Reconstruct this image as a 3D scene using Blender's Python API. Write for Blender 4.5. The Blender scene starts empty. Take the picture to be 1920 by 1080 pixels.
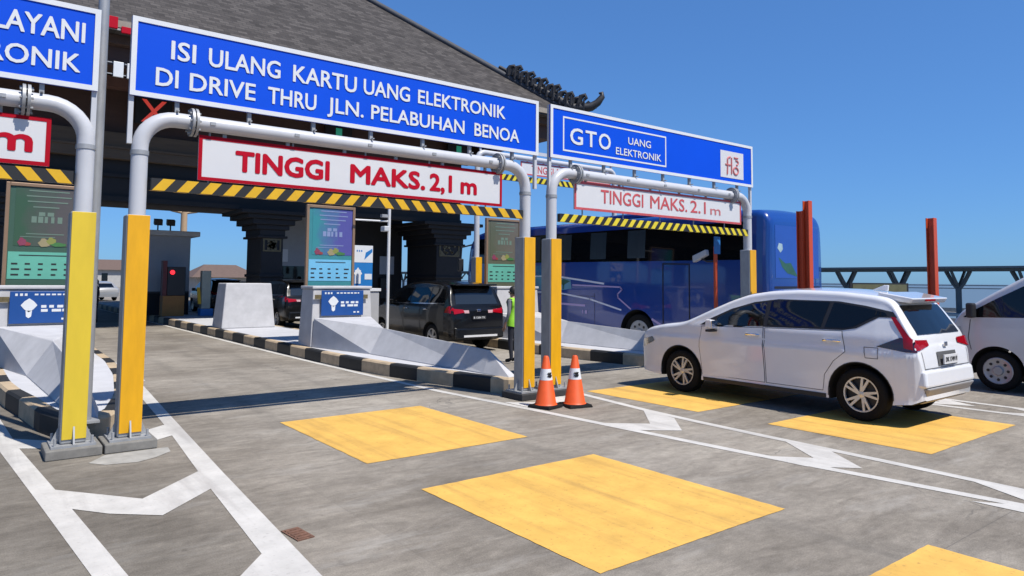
import bpy, bmesh, math, random
from mathutils import Vector, Matrix
random.seed(4)
SC = bpy.context.scene
COL = SC.collection
rad = math.radians

# ------------------------------------------------------------------ camera
def make_camera():
    yaw, pitch, roll, h = 0.65935, 0.0646216, -0.0082081, 1.85
    cy, sy = math.cos(yaw), math.sin(yaw)
    r = Vector((cy, -sy, 0)); fh = Vector((sy, cy, 0)); u = Vector((0, 0, 1))
    f = math.cos(pitch)*fh + math.sin(pitch)*u
    d = math.sin(pitch)*fh - math.cos(pitch)*u
    r2 = math.cos(roll)*r + math.sin(roll)*d
    d2 = -math.sin(roll)*r + math.cos(roll)*d
    m = Matrix((r2, -d2, -f)).transposed().to_4x4()
    m.translation = Vector((0, 0, h))
    cd = bpy.data.cameras.new('camera'); co = bpy.data.objects.new('camera', cd)
    COL.objects.link(co); co.matrix_world = m
    cd.sensor_fit = 'HORIZONTAL'; cd.sensor_width = 36.0
    cd.lens = 36.0*1309.5/1920.0
    cd.shift_y = -(540-440.84)/1920.0
    cd.clip_start = 0.05; cd.clip_end = 20000
    SC.camera = co
make_camera()

# ------------------------------------------------------------------ light
SUN_TO = Vector((0.163, -0.577, 1.0)).normalized()
SUN_ELEV = math.asin(SUN_TO.z)
SUN_AZ = math.atan2(SUN_TO.x, SUN_TO.y)
w = bpy.data.worlds.new('World'); SC.world = w; w.use_nodes = True
nt = w.node_tree; nt.nodes.clear()
sky = nt.nodes.new('ShaderNodeTexSky'); sky.sky_type = 'NISHITA'; sky.sun_disc = False
sky.sun_elevation = SUN_ELEV; sky.sun_rotation = SUN_AZ
sky.air_density = 1.0; sky.dust_density = 0.25; sky.ozone_density = 4.0; sky.altitude = 0
bg = nt.nodes.new('ShaderNodeBackground'); bg.inputs['Strength'].default_value = 0.10
wo = nt.nodes.new('ShaderNodeOutputWorld')
gm = nt.nodes.new('ShaderNodeGamma'); gm.inputs['Gamma'].default_value = 0.62
tn = nt.nodes.new('ShaderNodeMix'); tn.data_type = 'RGBA'; tn.blend_type = 'MULTIPLY'; tn.inputs[0].default_value = 1.0
tn.inputs[7].default_value = (0.60, 1.17, 2.05, 1)
nt.links.new(sky.outputs[0], gm.inputs[0]); nt.links.new(gm.outputs[0], tn.inputs[6]); nt.links.new(tn.outputs[2], bg.inputs['Color'])
nt.links.new(bg.outputs[0], wo.inputs['Surface'])
sl = bpy.data.lights.new('sun', 'SUN'); sl.energy = 5.0; sl.angle = rad(0.5); sl.color = (1.0, 0.95, 0.87)
so = bpy.data.objects.new('sun', sl); COL.objects.link(so); so.location = (0, -10, 30)
so.rotation_euler = (-SUN_TO).to_track_quat('-Z', 'Y').to_euler()
SC.view_settings.view_transform = 'Standard'; SC.view_settings.look = 'None'
SC.view_settings.exposure = 0.32; SC.view_settings.gamma = 1.0

# ------------------------------------------------------------------ materials
MATS = {}
ALB = 0.79
def M(name, col, rough=0.6, metal=0.0, var=0.08, scale=4.0, bump=0.0, coat=0.0, spec=0.5, emit=0.0, stretch=None):
    if name in MATS: return MATS[name]
    m = bpy.data.materials.new(name); m.use_nodes = True
    n = m.node_tree.nodes; l = m.node_tree.links
    p = n['Principled BSDF']
    p.inputs['Roughness'].default_value = rough; p.inputs['Metallic'].default_value = metal
    p.inputs['Coat Weight'].default_value = coat; p.inputs['Coat Roughness'].default_value = 0.04
    p.inputs['Specular IOR Level'].default_value = spec
    tc = n.new('ShaderNodeTexCoord'); mp = n.new('ShaderNodeMapping')
    if stretch: mp.inputs['Scale'].default_value = stretch
    l.new(tc.outputs['Object'], mp.inputs['Vector'])
    nz = n.new('ShaderNodeTexNoise'); nz.inputs['Scale'].default_value = scale; nz.inputs['Detail'].default_value = 6
    nz.inputs['Roughness'].default_value = 0.65
    l.new(mp.outputs[0], nz.inputs['Vector'])
    mr = n.new('ShaderNodeMapRange'); mr.inputs['From Min'].default_value = 0.25; mr.inputs['From Max'].default_value = 0.75
    mr.inputs['To Min'].default_value = 1-var; mr.inputs['To Max'].default_value = 1+var*0.6
    l.new(nz.outputs['Fac'], mr.inputs['Value'])
    mx = n.new('ShaderNodeMix'); mx.data_type = 'RGBA'; mx.blend_type = 'MULTIPLY'; mx.inputs[0].default_value = 1
    kk = 1.0 if (metal > 0.5 or emit) else ALB
    mx.inputs[6].default_value = (*[q*kk for q in col], 1)
    l.new(mr.outputs[0], mx.inputs[7]); l.new(mx.outputs[2], p.inputs['Base Color'])
    if emit:
        p.inputs['Emission Color'].default_value = (*col, 1); p.inputs['Emission Strength'].default_value = emit
    if bump:
        b = n.new('ShaderNodeBump'); b.inputs['Strength'].default_value = bump; b.inputs['Distance'].default_value = 0.02
        l.new(nz.outputs['Fac'], b.inputs['Height']); l.new(b.outputs[0], p.inputs['Normal'])
    MATS[name] = m
    return m

def ground_material():
    m = bpy.data.materials.new('road_concrete'); m.use_nodes = True
    n = m.node_tree.nodes; l = m.node_tree.links; p = n['Principled BSDF']
    p.inputs['Roughness'].default_value = 0.85; p.inputs['Specular IOR Level'].default_value = 0.25
    tc = n.new('ShaderNodeTexCoord')
    def noise(scale, stretch=(1, 1, 1), detail=8, rot=0.0, rough=0.6, dist=0.0):
        mp = n.new('ShaderNodeMapping'); mp.inputs['Scale'].default_value = stretch; mp.inputs['Rotation'].default_value = (0, 0, rot)
        l.new(tc.outputs['Object'], mp.inputs['Vector'])
        z = n.new('ShaderNodeTexNoise'); z.inputs['Scale'].default_value = scale; z.inputs['Detail'].default_value = detail
        z.inputs['Roughness'].default_value = rough; z.inputs['Distortion'].default_value = dist
        l.new(mp.outputs[0], z.inputs['Vector']); return z.outputs['Fac']
    def ramp(fac, a, b, c0, c1):
        r = n.new('ShaderNodeValToRGB'); r.color_ramp.elements[0].position = a; r.color_ramp.elements[1].position = b
        r.color_ramp.elements[0].color = (*c0, 1); r.color_ramp.elements[1].color = (*c1, 1)
        l.new(fac, r.inputs[0]); return r.outputs[0]
    def mul(c, d, f=1.0, mode='MULTIPLY'):
        x = n.new('ShaderNodeMix'); x.data_type = 'RGBA'; x.blend_type = mode
        if isinstance(f, float): x.inputs[0].default_value = f
        else: l.new(f, x.inputs[0])
        l.new(c, x.inputs[6]); l.new(d, x.inputs[7]); return x.outputs[2]
    def math2(op, a_, b_):
        x = n.new('ShaderNodeMath'); x.operation = op
        for i, v in enumerate((a_, b_)):
            if isinstance(v, (int, float)): x.inputs[i].default_value = v
            else: l.new(v, x.inputs[i])
        return x.outputs[0]
    def rng(f, a_, b_, c_, d_, smooth=False):
        r = n.new('ShaderNodeMapRange'); r.inputs['From Min'].default_value = a_; r.inputs['From Max'].default_value = b_
        r.inputs['To Min'].default_value = c_; r.inputs['To Max'].default_value = d_
        if smooth: r.interpolation_type = 'SMOOTHSTEP'
        l.new(f, r.inputs['Value']); return r.outputs[0]
    sep = n.new('ShaderNodeSeparateXYZ'); l.new(tc.outputs['Object'], sep.inputs[0])
    base = ramp(noise(0.32, detail=9, rough=0.62), 0.34, 0.64, (0.190, 0.166, 0.137), (0.335, 0.302, 0.256))
    # trowel streaks: thin, broken, mostly across the lanes
    st = ramp(noise(1.9, (0.6, 2.0, 1), 11, 0.55, 0.76, 0.9), 0.40, 0.66, (0.76, 0.75, 0.745), (1.13, 1.13, 1.12))
    st2 = ramp(noise(4.5, (0.6, 1.7, 1), 10, -0.35, 0.74, 0.8), 0.36, 0.66, (0.82, 0.82, 0.815), (1.10, 1.10, 1.10))
    mot = ramp(noise(11, (1, 1, 1), 9, 0.2, 0.78), 0.32, 0.70, (0.80, 0.80, 0.79), (1.14, 1.14, 1.14))
    grain = ramp(noise(95, (1, 1, 1), 3), 0.25, 0.75, (0.72, 0.72, 0.72), (1.26, 1.26, 1.26))
    c = mul(base, st, 0.9); c = mul(c, st2, 0.8); c = mul(c, mot, 0.9); c = mul(c, grain, 0.9)
    pale = ramp(noise(1.1, (0.5, 1.9, 1), 11, 0.6, 0.76), 0.54, 0.68, (0, 0, 0), (1, 1, 1))
    pc = n.new('ShaderNodeRGB'); pc.outputs[0].default_value = (0.37, 0.35, 0.315, 1)
    c = mul(c, pc.outputs[0], math2('MULTIPLY', pale, 0.42), 'MIX')
    # older, darker pour at the left hatched strip
    wob = math2('MULTIPLY_ADD', noise(0.7, detail=9, rough=0.65), 2.4)
    l.new(sep.outputs['X'], wob.node.inputs[2])
    c = mul(c, rng(wob, 2.0, 3.9, 0.64, 1.0, True))
    # wheel tracks and the oil line of each lane (they repeat every 6 m)
    wob2 = math2('MULTIPLY_ADD', noise(0.35, detail=3), 0.5); l.new(sep.outputs['X'], wob2.node.inputs[2])
    ph = math2('FRACT', math2('DIVIDE', math2('SUBTRACT', wob2, 1.55), 6.05), 0.0)
    def band(cn, w_): return rng(math2('ABSOLUTE', math2('SUBTRACT', ph, cn), 0.0), 0.0, w_, 1.0, 0.0, True)
    tr = math2('MAXIMUM', band(0.33, 0.06), math2('MAXIMUM', band(0.62, 0.06), math2('MULTIPLY', band(0.475, 0.05), 0.7)))
    tr = math2('MULTIPLY', tr, rng(noise(2.2, (1.6, 0.18, 1), 7), 0.38, 0.64, 0.0, 0.30))
    dk = n.new('ShaderNodeRGB'); dk.outputs[0].default_value = (0.075, 0.070, 0.064, 1)
    c = mul(c, dk.outputs[0], tr, 'MIX')
    # dark drips
    spt = ramp(noise(4.5, (1, 0.8, 1), 5), 0.66, 0.74, (1, 1, 1), (0.62, 0.61, 0.60)); c = mul(c, spt, 0.8)
    # hairline cracks
    vo = n.new('ShaderNodeTexVoronoi'); vo.feature = 'DISTANCE_TO_EDGE'; vo.inputs['Scale'].default_value = 0.33
    wv = n.new('ShaderNodeVectorMath'); wv.operation = 'ADD'
    nzv = n.new('ShaderNodeTexNoise'); nzv.inputs['Scale'].default_value = 1.4; nzv.inputs['Detail'].default_value = 8
    l.new(tc.outputs['Object'], nzv.inputs['Vector'])
    sc_ = n.new('ShaderNodeVectorMath'); sc_.operation = 'SCALE'; sc_.inputs['Scale'].default_value = 1.1
    l.new(nzv.outputs['Color'], sc_.inputs[0]); l.new(tc.outputs['Object'], wv.inputs[0]); l.new(sc_.outputs[0], wv.inputs[1]); l.new(wv.outputs[0], vo.inputs['Vector'])
    crack = math2('MULTIPLY', rng(vo.outputs['Distance'], 0.0015, 0.0045, 1.0, 0.0), rng(noise(0.5), 0.50, 0.60, 0.0, 0.65))
    # saw cut slab joints across the lanes every 4.6 m and along them
    def joint(o_, per, off_): return rng(math2('ABSOLUTE', math2('SUBTRACT', math2('FRACT', math2('DIVIDE', math2('ADD', o_, off_), per), 0.0), 0.5), 0.0), 0.0, 0.007/per, 0.55, 0.0)
    jt = math2('MAXIMUM', joint(sep.outputs['Y'], 4.6, 0.2), math2('MULTIPLY', joint(sep.outputs['X'], 6.05, 0.55), 0.35))
    c = mul(c, dk.outputs[0], math2('MAXIMUM', crack, jt), 'MIX')
    sn = n.new('ShaderNodeVectorMath'); sn.operation = 'SNAP'; sn.inputs[1].default_value = (6.05, 4.6, 50)
    ad = n.new('ShaderNodeVectorMath'); ad.inputs[1].default_value = (3.575, 2.5, 0)
    l.new(tc.outputs['Object'], ad.inputs[0]); l.new(ad.outputs[0], sn.inputs[0])
    wn = n.new('ShaderNodeTexWhiteNoise'); l.new(sn.outputs[0], wn.inputs['Vector'])
    c = mul(c, rng(wn.outputs['Value'], 0, 1, 0.93, 1.06))
    l.new(c, p.inputs['Base Color'])
    b = n.new('ShaderNodeBump'); b.inputs['Strength'].default_value = 0.25; b.inputs['Distance'].default_value = 0.01
    l.new(noise(60, (1, 1, 1), 4), b.inputs['Height']); l.new(b.outputs[0], p.inputs['Normal'])
    return m

def paint_material(name, col, wear_col, wear=0.35, streak_dir=(4.0, 0.35, 1)):
    """road paint: worn through in specks, with tyre streaks along the lane"""
    m = bpy.data.materials.new(name); m.use_nodes = True
    n = m.node_tree.nodes; l = m.node_tree.links; p = n['Principled BSDF']
    p.inputs['Roughness'].default_value = 0.7; p.inputs['Specular IOR Level'].default_value = 0.3
    tc = n.new('ShaderNodeTexCoord')
    def noise(scale, stretch, detail=6):
        mp = n.new('ShaderNodeMapping'); mp.inputs['Scale'].default_value = stretch
        l.new(tc.outputs['Object'], mp.inputs['Vector'])
        z = n.new('ShaderNodeTexNoise'); z.inputs['Scale'].default_value = scale; z.inputs['Detail'].default_value = detail
        z.inputs['Roughness'].default_value = 0.65
        l.new(mp.outputs[0], z.inputs['Vector']); return z.outputs['Fac']
    def rmp(fac, a, b, v0, v1):
        r = n.new('ShaderNodeMapRange'); r.inputs['From Min'].default_value = a; r.inputs['From Max'].default_value = b
        r.inputs['To Min'].default_value = v0; r.inputs['To Max'].default_value = v1
        l.new(fac, r.inputs['Value']); return r.outputs[0]
    def mix(mode, fac, a, b):
        x = n.new('ShaderNodeMix'); x.data_type = 'RGBA'; x.blend_type = mode
        for s, v in ((0, fac), (6, a), (7, b)):
            if isinstance(v, (float, int)): x.inputs[s].default_value = v if s == 0 else (v, v, v, 1)
            elif isinstance(v, tuple): x.inputs[s].default_value = (*v, 1)
            else: l.new(v, x.inputs[s])
        return x.outputs[2]
    c = mix('MULTIPLY', 1.0, col, rmp(noise(2.6, (1, 1, 1), 9), 0.3, 0.7, 0.80, 1.08))
    c = mix('MIX', rmp(noise(1.0, streak_dir, 9), 0.49, 0.70, 0.0, wear), c, wear_col)
    c = mix('MIX', rmp(noise(26, (1, 1, 1), 6), 0.58, 0.70, 0.0, wear), c, wear_col)
    l.new(c, p.inputs['Base Color'])
    MATS[name] = m
    return m

def shingle_material():
    m = bpy.data.materials.new('roof_shingle'); m.use_nodes = True
    n = m.node_tree.nodes; l = m.node_tree.links; p = n['Principled BSDF']
    p.inputs['Roughness'].default_value = 0.9; p.inputs['Specular IOR Level'].default_value = 0.2
    tc = n.new('ShaderNodeTexCoord'); sep = n.new('ShaderNodeSeparateXYZ'); l.new(tc.outputs['Object'], sep.inputs[0])
    cb = n.new('ShaderNodeCombineXYZ')
    ad = n.new('ShaderNodeMath'); ad.operation = 'ADD'; l.new(sep.outputs['X'], ad.inputs[0]); l.new(sep.outputs['Y'], ad.inputs[1])
    l.new(sep.outputs['X'], cb.inputs['X']); l.new(sep.outputs['Z'], cb.inputs['Y'])
    br = n.new('ShaderNodeTexBrick'); br.inputs['Scale'].default_value = 1.0
    br.inputs['Brick Width'].default_value = 0.34; br.inputs['Row Height'].default_value = 0.13
    br.inputs['Mortar Size'].default_value = 0.010; br.inputs['Bias'].default_value = -0.1
    br.inputs['Color1'].default_value = (0.047, 0.042, 0.040, 1); br.inputs['Color2'].default_value = (0.092, 0.083, 0.078, 1)
    br.inputs['Mortar'].default_value = (0.045, 0.043, 0.044, 1)
    l.new(cb.outputs[0], br.inputs['Vector'])
    nz = n.new('ShaderNodeTexNoise'); nz.inputs['Scale'].default_value = 1.1; nz.inputs['Detail'].default_value = 8; nz.inputs['Roughness'].default_value = 0.7
    l.new(tc.outputs['Object'], nz.inputs['Vector'])
    mr = n.new('ShaderNodeMapRange'); mr.inputs['From Min'].default_value = 0.3; mr.inputs['From Max'].default_value = 0.7
    mr.inputs['To Min'].default_value = 0.72; mr.inputs['To Max'].default_value = 1.2; l.new(nz.outputs['Fac'], mr.inputs['Value'])
    mx = n.new('ShaderNodeMix'); mx.data_type = 'RGBA'; mx.blend_type = 'MULTIPLY'; mx.inputs[0].default_value = 1
    l.new(br.outputs['Color'], mx.inputs[6]); l.new(mr.outputs[0], mx.inputs[7]); l.new(mx.outputs[2], p.inputs['Base Color'])
    b = n.new('ShaderNodeBump'); b.inputs['Strength'].default_value = 0.6; b.inputs['Distance'].default_value = 0.03
    l.new(br.outputs['Fac'], b.inputs['Height']); b.invert = True; l.new(b.outputs[0], p.inputs['Normal'])
    return m

def tint_glass(name, tint, rough=0.02):
    m = bpy.data.materials.new(name); m.use_nodes = True
    n = m.node_tree.nodes; l = m.node_tree.links; n.clear()
    o = n.new('ShaderNodeOutputMaterial'); t = n.new('ShaderNodeBsdfTransparent'); t.inputs[0].default_value = (*tint, 1)
    g = n.new('ShaderNodeBsdfGlossy'); g.inputs['Roughness'].default_value = rough
    fr = n.new('ShaderNodeFresnel'); fr.inputs[0].default_value = 1.45
    mx = n.new('ShaderNodeMixShader'); l.new(fr.outputs[0], mx.inputs[0]); l.new(t.outputs[0], mx.inputs[1]); l.new(g.outputs[0], mx.inputs[2])
    l.new(mx.outputs[0], o.inputs['Surface']); return m

def water_material():
    m = bpy.data.materials.new('sea_water'); m.use_nodes = True
    n = m.node_tree.nodes; l = m.node_tree.links; p = n['Principled BSDF']
    p.inputs['Base Color'].default_value = (0.10, 0.135, 0.155, 1); p.inputs['Roughness'].default_value = 0.35
    tc = n.new('ShaderNodeTexCoord'); nz = n.new('ShaderNodeTexNoise'); nz.inputs['Scale'].default_value = 0.5; nz.inputs['Detail'].default_value = 6
    l.new(tc.outputs['Object'], nz.inputs['Vector'])
    b = n.new('ShaderNodeBump'); b.inputs['Strength'].default_value = 0.5; b.inputs['Distance'].default_value = 0.4
    l.new(nz.outputs['Fac'], b.inputs['Height']); l.new(b.outputs[0], p.inputs['Normal'])
    return m

white_paint = M('white_paint', (0.74, 0.74, 0.74), 0.45, var=0.06)
pipe_paint = M('pipe_paint', (0.60, 0.61, 0.64), 0.35, var=0.07, scale=3)
galv = M('galvanised', (0.42, 0.43, 0.44), 0.5, 0.3, var=0.22, scale=9, stretch=(1, 1, 0.4))
barrier_paint = M('barrier_paint', (0.58, 0.575, 0.585), 0.7, var=0.17, scale=2.6, bump=0.12)
yellow_panel = M('yellow_panel', (0.86, 0.43, 0.004), 0.4, var=0.16, scale=7, stretch=(1, 1, 0.22))
pale_yellow_panel = M('pale_yellow_panel', (0.78, 0.56, 0.035), 0.45, var=0.10, scale=5, stretch=(1, 1, 0.25))
sign_blue = M('sign_blue', (0.002, 0.085, 0.74), 0.5, var=0.06, scale=0.8, spec=0.15)
sign_white = M('sign_white', (0.78, 0.80, 0.82), 0.4, var=0.04)
face_white = M('face_white', (0.72, 0.72, 0.73), 0.45, var=0.05, scale=1.5)
letter_red = M('letter_red', (0.50, 0.004, 0.022), 0.6, var=0.05, spec=0.1)
border_red = M('border_red', (0.44, 0.004, 0.018), 0.6, var=0.08, spec=0.1)
faded_red = M('faded_red', (0.60, 0.09, 0.10), 0.6, var=0.2, scale=9)
pale_red = M('pale_red', (0.66, 0.20, 0.20), 0.6, var=0.25, scale=9)
chev_yellow = M('chevron_yellow', (0.80, 0.46, 0.01), 0.45, var=0.12, scale=6)
chev_lemon = M('chevron_lemon', (0.82, 0.66, 0.03), 0.45, var=0.14, scale=6)
chev_black = M('chevron_black', (0.018, 0.017, 0.016), 0.5)
kerb_tan = M('kerb_tan', (0.56, 0.43, 0.28), 0.75, var=0.30, scale=6)
kerb_black = M('kerb_black', (0.018, 0.018, 0.018), 0.65, var=0.3, scale=9)
paving = M('island_paving', (0.58, 0.58, 0.60), 0.8, var=0.14, scale=2.5)
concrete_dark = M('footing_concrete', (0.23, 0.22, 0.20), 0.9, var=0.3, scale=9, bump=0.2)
footing_black = M('footing_black', (0.03, 0.03, 0.032), 0.7, var=0.3, scale=9)
rust = M('rusty_iron', (0.19, 0.095, 0.060), 0.9, var=0.45, scale=30, bump=0.3)
cone_orange = M('cone_orange', (0.86, 0.11, 0.015), 0.5, var=0.12, scale=10)
rubber = M('black_rubber', (0.010, 0.010, 0.010), 0.8, var=0.25, scale=20, spec=0.2)
red_steel = M('red_steel', (0.62, 0.075, 0.02), 0.5, var=0.12, scale=4)
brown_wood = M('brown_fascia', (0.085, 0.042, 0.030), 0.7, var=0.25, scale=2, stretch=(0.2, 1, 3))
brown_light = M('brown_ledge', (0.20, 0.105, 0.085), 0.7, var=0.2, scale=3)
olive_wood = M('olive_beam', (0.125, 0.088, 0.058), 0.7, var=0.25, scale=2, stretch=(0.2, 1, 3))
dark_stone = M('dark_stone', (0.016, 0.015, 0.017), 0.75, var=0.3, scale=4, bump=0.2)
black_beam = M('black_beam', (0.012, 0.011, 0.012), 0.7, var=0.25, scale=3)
gold_carve = M('gold_carving', (0.16, 0.125, 0.055), 0.55, var=0.4, scale=12, bump=0.3)
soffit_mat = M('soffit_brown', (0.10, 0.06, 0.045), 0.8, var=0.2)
ornament_mat = M('carved_ornament', (0.022, 0.022, 0.028), 0.6, var=0.5, scale=6)
ridge_mat = M('ridge_cap', (0.055, 0.06, 0.075), 0.7, var=0.2)
edge_beige = M('roof_edge', (0.33, 0.29, 0.24), 0.7, var=0.15)
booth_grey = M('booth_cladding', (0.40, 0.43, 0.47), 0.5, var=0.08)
booth_pale = M('booth_pale', (0.62, 0.64, 0.66), 0.5, var=0.08)
dark_glass = M('dark_glass', (0.004, 0.005, 0.006), 0.04, var=0.0, spec=0.5)
dark_plastic = M('dark_plastic', (0.02, 0.02, 0.022), 0.5, var=0.1)
black_void = M('underbody', (0.006, 0.006, 0.006), 0.9, var=0.0)
orange_cab = M('orange_cabinet', (0.42, 0.17, 0.03), 0.55, var=0.15)
bronze = M('bronze_frame', (0.34, 0.22, 0.14), 0.45, 0.3, var=0.12)
signal_red = M('signal_red', (0.75, 0.07, 0.05), 0.4, emit=0.35)
lamp_red = M('lamp_red', (1.0, 0.02, 0.03), 0.4, emit=2.0)
signal_green = M('signal_green', (0.03, 0.30, 0.19), 0.4, emit=0.3)
info_blue = M('info_blue', (0.010, 0.075, 0.30), 0.4, var=0.08)
info_bright = M('info_bright', (0.02, 0.20, 0.55), 0.4, var=0.08)
chrome = M('chrome', (0.75, 0.75, 0.76), 0.15, 1.0, var=0.0)
alloy = M('alloy', (0.62, 0.60, 0.57), 0.3, 0.7, var=0.05)
tail_red = M('tail_red', (0.36, 0.002, 0.008), 0.15, coat=0.4, var=0.0, spec=0.3)
plate_white = M('plate_white', (0.72, 0.72, 0.72), 0.5, var=0.02)
lime = M('lime_vest', (0.33, 0.75, 0.04), 0.7, var=0.08)
navy_cloth = M('navy_cloth', (0.016, 0.018, 0.03), 0.85, var=0.2)
grey_cloth = M('grey_cloth', (0.20, 0.20, 0.21), 0.85, var=0.2)
skin = M('skin', (0.36, 0.19, 0.12), 0.55, var=0.06)
hair_black = M('hair_black', (0.012, 0.010, 0.009), 0.6, var=0.2)
seat_cloth = M('seat_cloth', (0.03, 0.03, 0.032), 0.9)
glass_clear = tint_glass('window_tint_light', (0.22, 0.25, 0.26))
concrete_pale = M('pale_concrete', (0.50, 0.49, 0.47), 0.85, var=0.15, scale=2)

# ------------------------------------------------------------------ mesh helpers
class MB:
    def __init__(s): s.v = []; s.f = []; s.m = []
    def add(s, vs, fs, mi=0):
        o = len(s.v); s.v += [tuple(v) for v in vs]
        for f in fs: s.f.append([i+o for i in f]); s.m.append(mi)
    def box(s, x0, x1, y0, y1, z0, z1, mi=0):
        s.add([(x0,y0,z0),(x1,y0,z0),(x1,y1,z0),(x0,y1,z0),(x0,y0,z1),(x1,y0,z1),(x1,y1,z1),(x0,y1,z1)],
              [(0,3,2,1),(4,5,6,7),(0,1,5,4),(1,2,6,5),(2,3,7,6),(3,0,4,7)], mi); return s
    def hexa(s, b, t, mi=0):
        n = len(b)
        s.add(list(b)+list(t), [tuple(range(n))[::-1], tuple(range(n, 2*n))]+[(i,(i+1)%n,n+(i+1)%n,n+i) for i in range(n)], mi); return s
    def prism(s, pts, plane, a, b, mi=0):
        mk = {'xz': lambda p, t: (p[0], t, p[1]), 'yz': lambda p, t: (t, p[0], p[1]), 'xy': lambda p, t: (p[0], p[1], t)}[plane]
        return s.hexa([mk(p, a) for p in pts], [mk(p, b) for p in pts], mi)
    def tube(s, path, r, n=12, mi=0, caps=True):
        P = [Vector(p) for p in path]; k = len(P); R = r if isinstance(r, (list, tuple)) else [r]*k
        T = []
        for i in range(k):
            t = (P[min(i+1, k-1)]-P[max(i-1, 0)]).normalized(); T.append(t)
        up = Vector((0, 0, 1)) if abs(T[0].z) < 0.9 else Vector((1, 0, 0))
        N = (up - T[0]*up.dot(T[0])).normalized(); vs = []
        for i in range(k):
            N = (N - T[i]*N.dot(T[i])).normalized(); B = T[i].cross(N)
            for j in range(n):
                a = 2*math.pi*j/n; vs.append(P[i]+R[i]*(math.cos(a)*N+math.sin(a)*B))
        fs = [(i*n+j, i*n+(j+1)%n, (i+1)*n+(j+1)%n, (i+1)*n+j) for i in range(k-1) for j in range(n)]
        if caps: fs += [tuple(range(n))[::-1], tuple(range((k-1)*n, k*n))]
        s.add(vs, fs, mi); return s
    def lathe(s, prof, c, axis='z', n=24, mi=0):
        vs = []
        for (r, h) in prof:
            for j in range(n):
                a = 2*math.pi*j/n; u, v = r*math.cos(a), r*math.sin(a)
                vs.append({'z': (c[0]+u, c[1]+v, c[2]+h), 'x': (c[0]+h, c[1]+u, c[2]+v), 'y': (c[0]+u, c[1]+h, c[2]+v)}[axis])
        k = len(prof)
        fs = [(i*n+j, i*n+(j+1)%n, (i+1)*n+(j+1)%n, (i+1)*n+j) for i in range(k-1) for j in range(n)]
        s.add(vs, fs, mi); return s
    def build(s, name, mats, parent=None, smooth=None, bevel=None, seg=2, fixn=True):
        me = bpy.data.meshes.new(name); me.from_pydata(s.v, [], s.f)
        mats = mats if isinstance(mats, (list, tuple)) else [mats]
        for m in mats: me.materials.append(m)
        me.polygons.foreach_set('material_index', s.m)
        if fixn:
            bm = bmesh.new(); bm.from_mesh(me); bmesh.ops.recalc_face_normals(bm, faces=bm.faces); bm.to_mesh(me); bm.free()
        if smooth:
            me.polygons.foreach_set('use_smooth', [True]*len(me.polygons)); me.set_sharp_from_angle(angle=rad(smooth))
        me.update()
        o = bpy.data.objects.new(name, me); COL.objects.link(o)
        if parent: o.parent = parent
        if bevel:
            b = o.modifiers.new('bevel', 'BEVEL'); b.width = bevel; b.segments = seg; b.limit_method = 'ANGLE'; b.angle_limit = rad(35)
        return o

def thing(name, label, cat, loc=(0, 0, 0), rz=0.0, group=None):
    o = bpy.data.objects.new(name, None); COL.objects.link(o); o.empty_display_size = 0.2
    o.location = loc; o.rotation_euler = (0, 0, rz)
    o['label'] = label; o['category'] = cat
    if group: o['group'] = group
    return o
def tag(o, label, cat, loc=None, group=None):
    o['label'] = label; o['category'] = cat
    if group: o['group'] = group
    if loc: o.location = loc
    return o
def struct(o):
    o['kind'] = 'structure'; return o

def text_mesh(words, ybase, mat, parent, name='lettering', bold=0.012, depth=0.006):
    """words: list of (string, x0, x1, z_bottom, z_top) standing in the plane y = ybase, facing -y; one mesh per word"""
    for (s, x0, x1, z0, z1) in words:
        out = []
        for body in ('H', s):
            cu = bpy.data.curves.new('t', 'FONT'); cu.body = body; cu.size = 1.0; cu.extrude = 0.0; cu.resolution_u = 3
            ob = bpy.data.objects.new('t', cu); COL.objects.link(ob)
            dg = bpy.context.evaluated_depsgraph_get()
            me = bpy.data.meshes.new_from_object(ob.evaluated_get(dg))
            out.append(([v.co.copy() for v in me.vertices], [list(p.vertices) for p in me.polygons]))
            bpy.data.objects.remove(ob); bpy.data.curves.remove(cu); bpy.data.meshes.remove(me)
        hy = [v.y for v in out[0][0]]; h0, h1 = min(hy), max(hy)
        vs, fs = out[1]; xa = min(v.x for v in vs); xb = max(v.x for v in vs)
        e = bold*0.75*(z1-z0)/0.25
        kx = (x1-x0-2*e)/(xb-xa); kz = (z1-z0-2*e)/(h1-h0); mb = MB()
        shifts = [(0, 0), (e, 0), (-e, 0), (0, e), (0, -e), (e*.7, e*.7), (-e*.7, e*.7), (e*.7, -e*.7), (-e*.7, -e*.7)] if bold else [(0, 0)]
        for i, (dx, dz) in enumerate(shifts):
            mb.add([(x0+e+(v.x-xa)*kx+dx, ybase-depth-0.0003*i, z0+e+(v.y-h0)*kz+dz) for v in vs], fs)
        mb.build(name, mat, parent, fixn=False)

# ------------------------------------------------------------------ setting: ground, sea, markings
def sheet(name, x0, x1, y0, y1, z, mat):
    mb = MB(); mb.add([(x0,y0,z),(x1,y0,z),(x1,y1,z),(x0,y1,z)], [(0,1,2,3)])
    return struct(mb.build(name, mat))
road_mat = ground_material()
g = MB(); g.box(-500, 30, -80, 420, -2.5, 0.0); struct(g.build('ground', road_mat))
sheet('sea', -9000, 9000, -9000, 9000, -1.3, water_material())

white_mark = paint_material('white_road_paint', (0.52, 0.50, 0.465), (0.29, 0.27, 0.25), 0.55)
yellow_mark = paint_material('yellow_road_paint', (0.66, 0.39, 0.088), (0.25, 0.15, 0.055), 0.55, (4.0, 0.20, 1))

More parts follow.
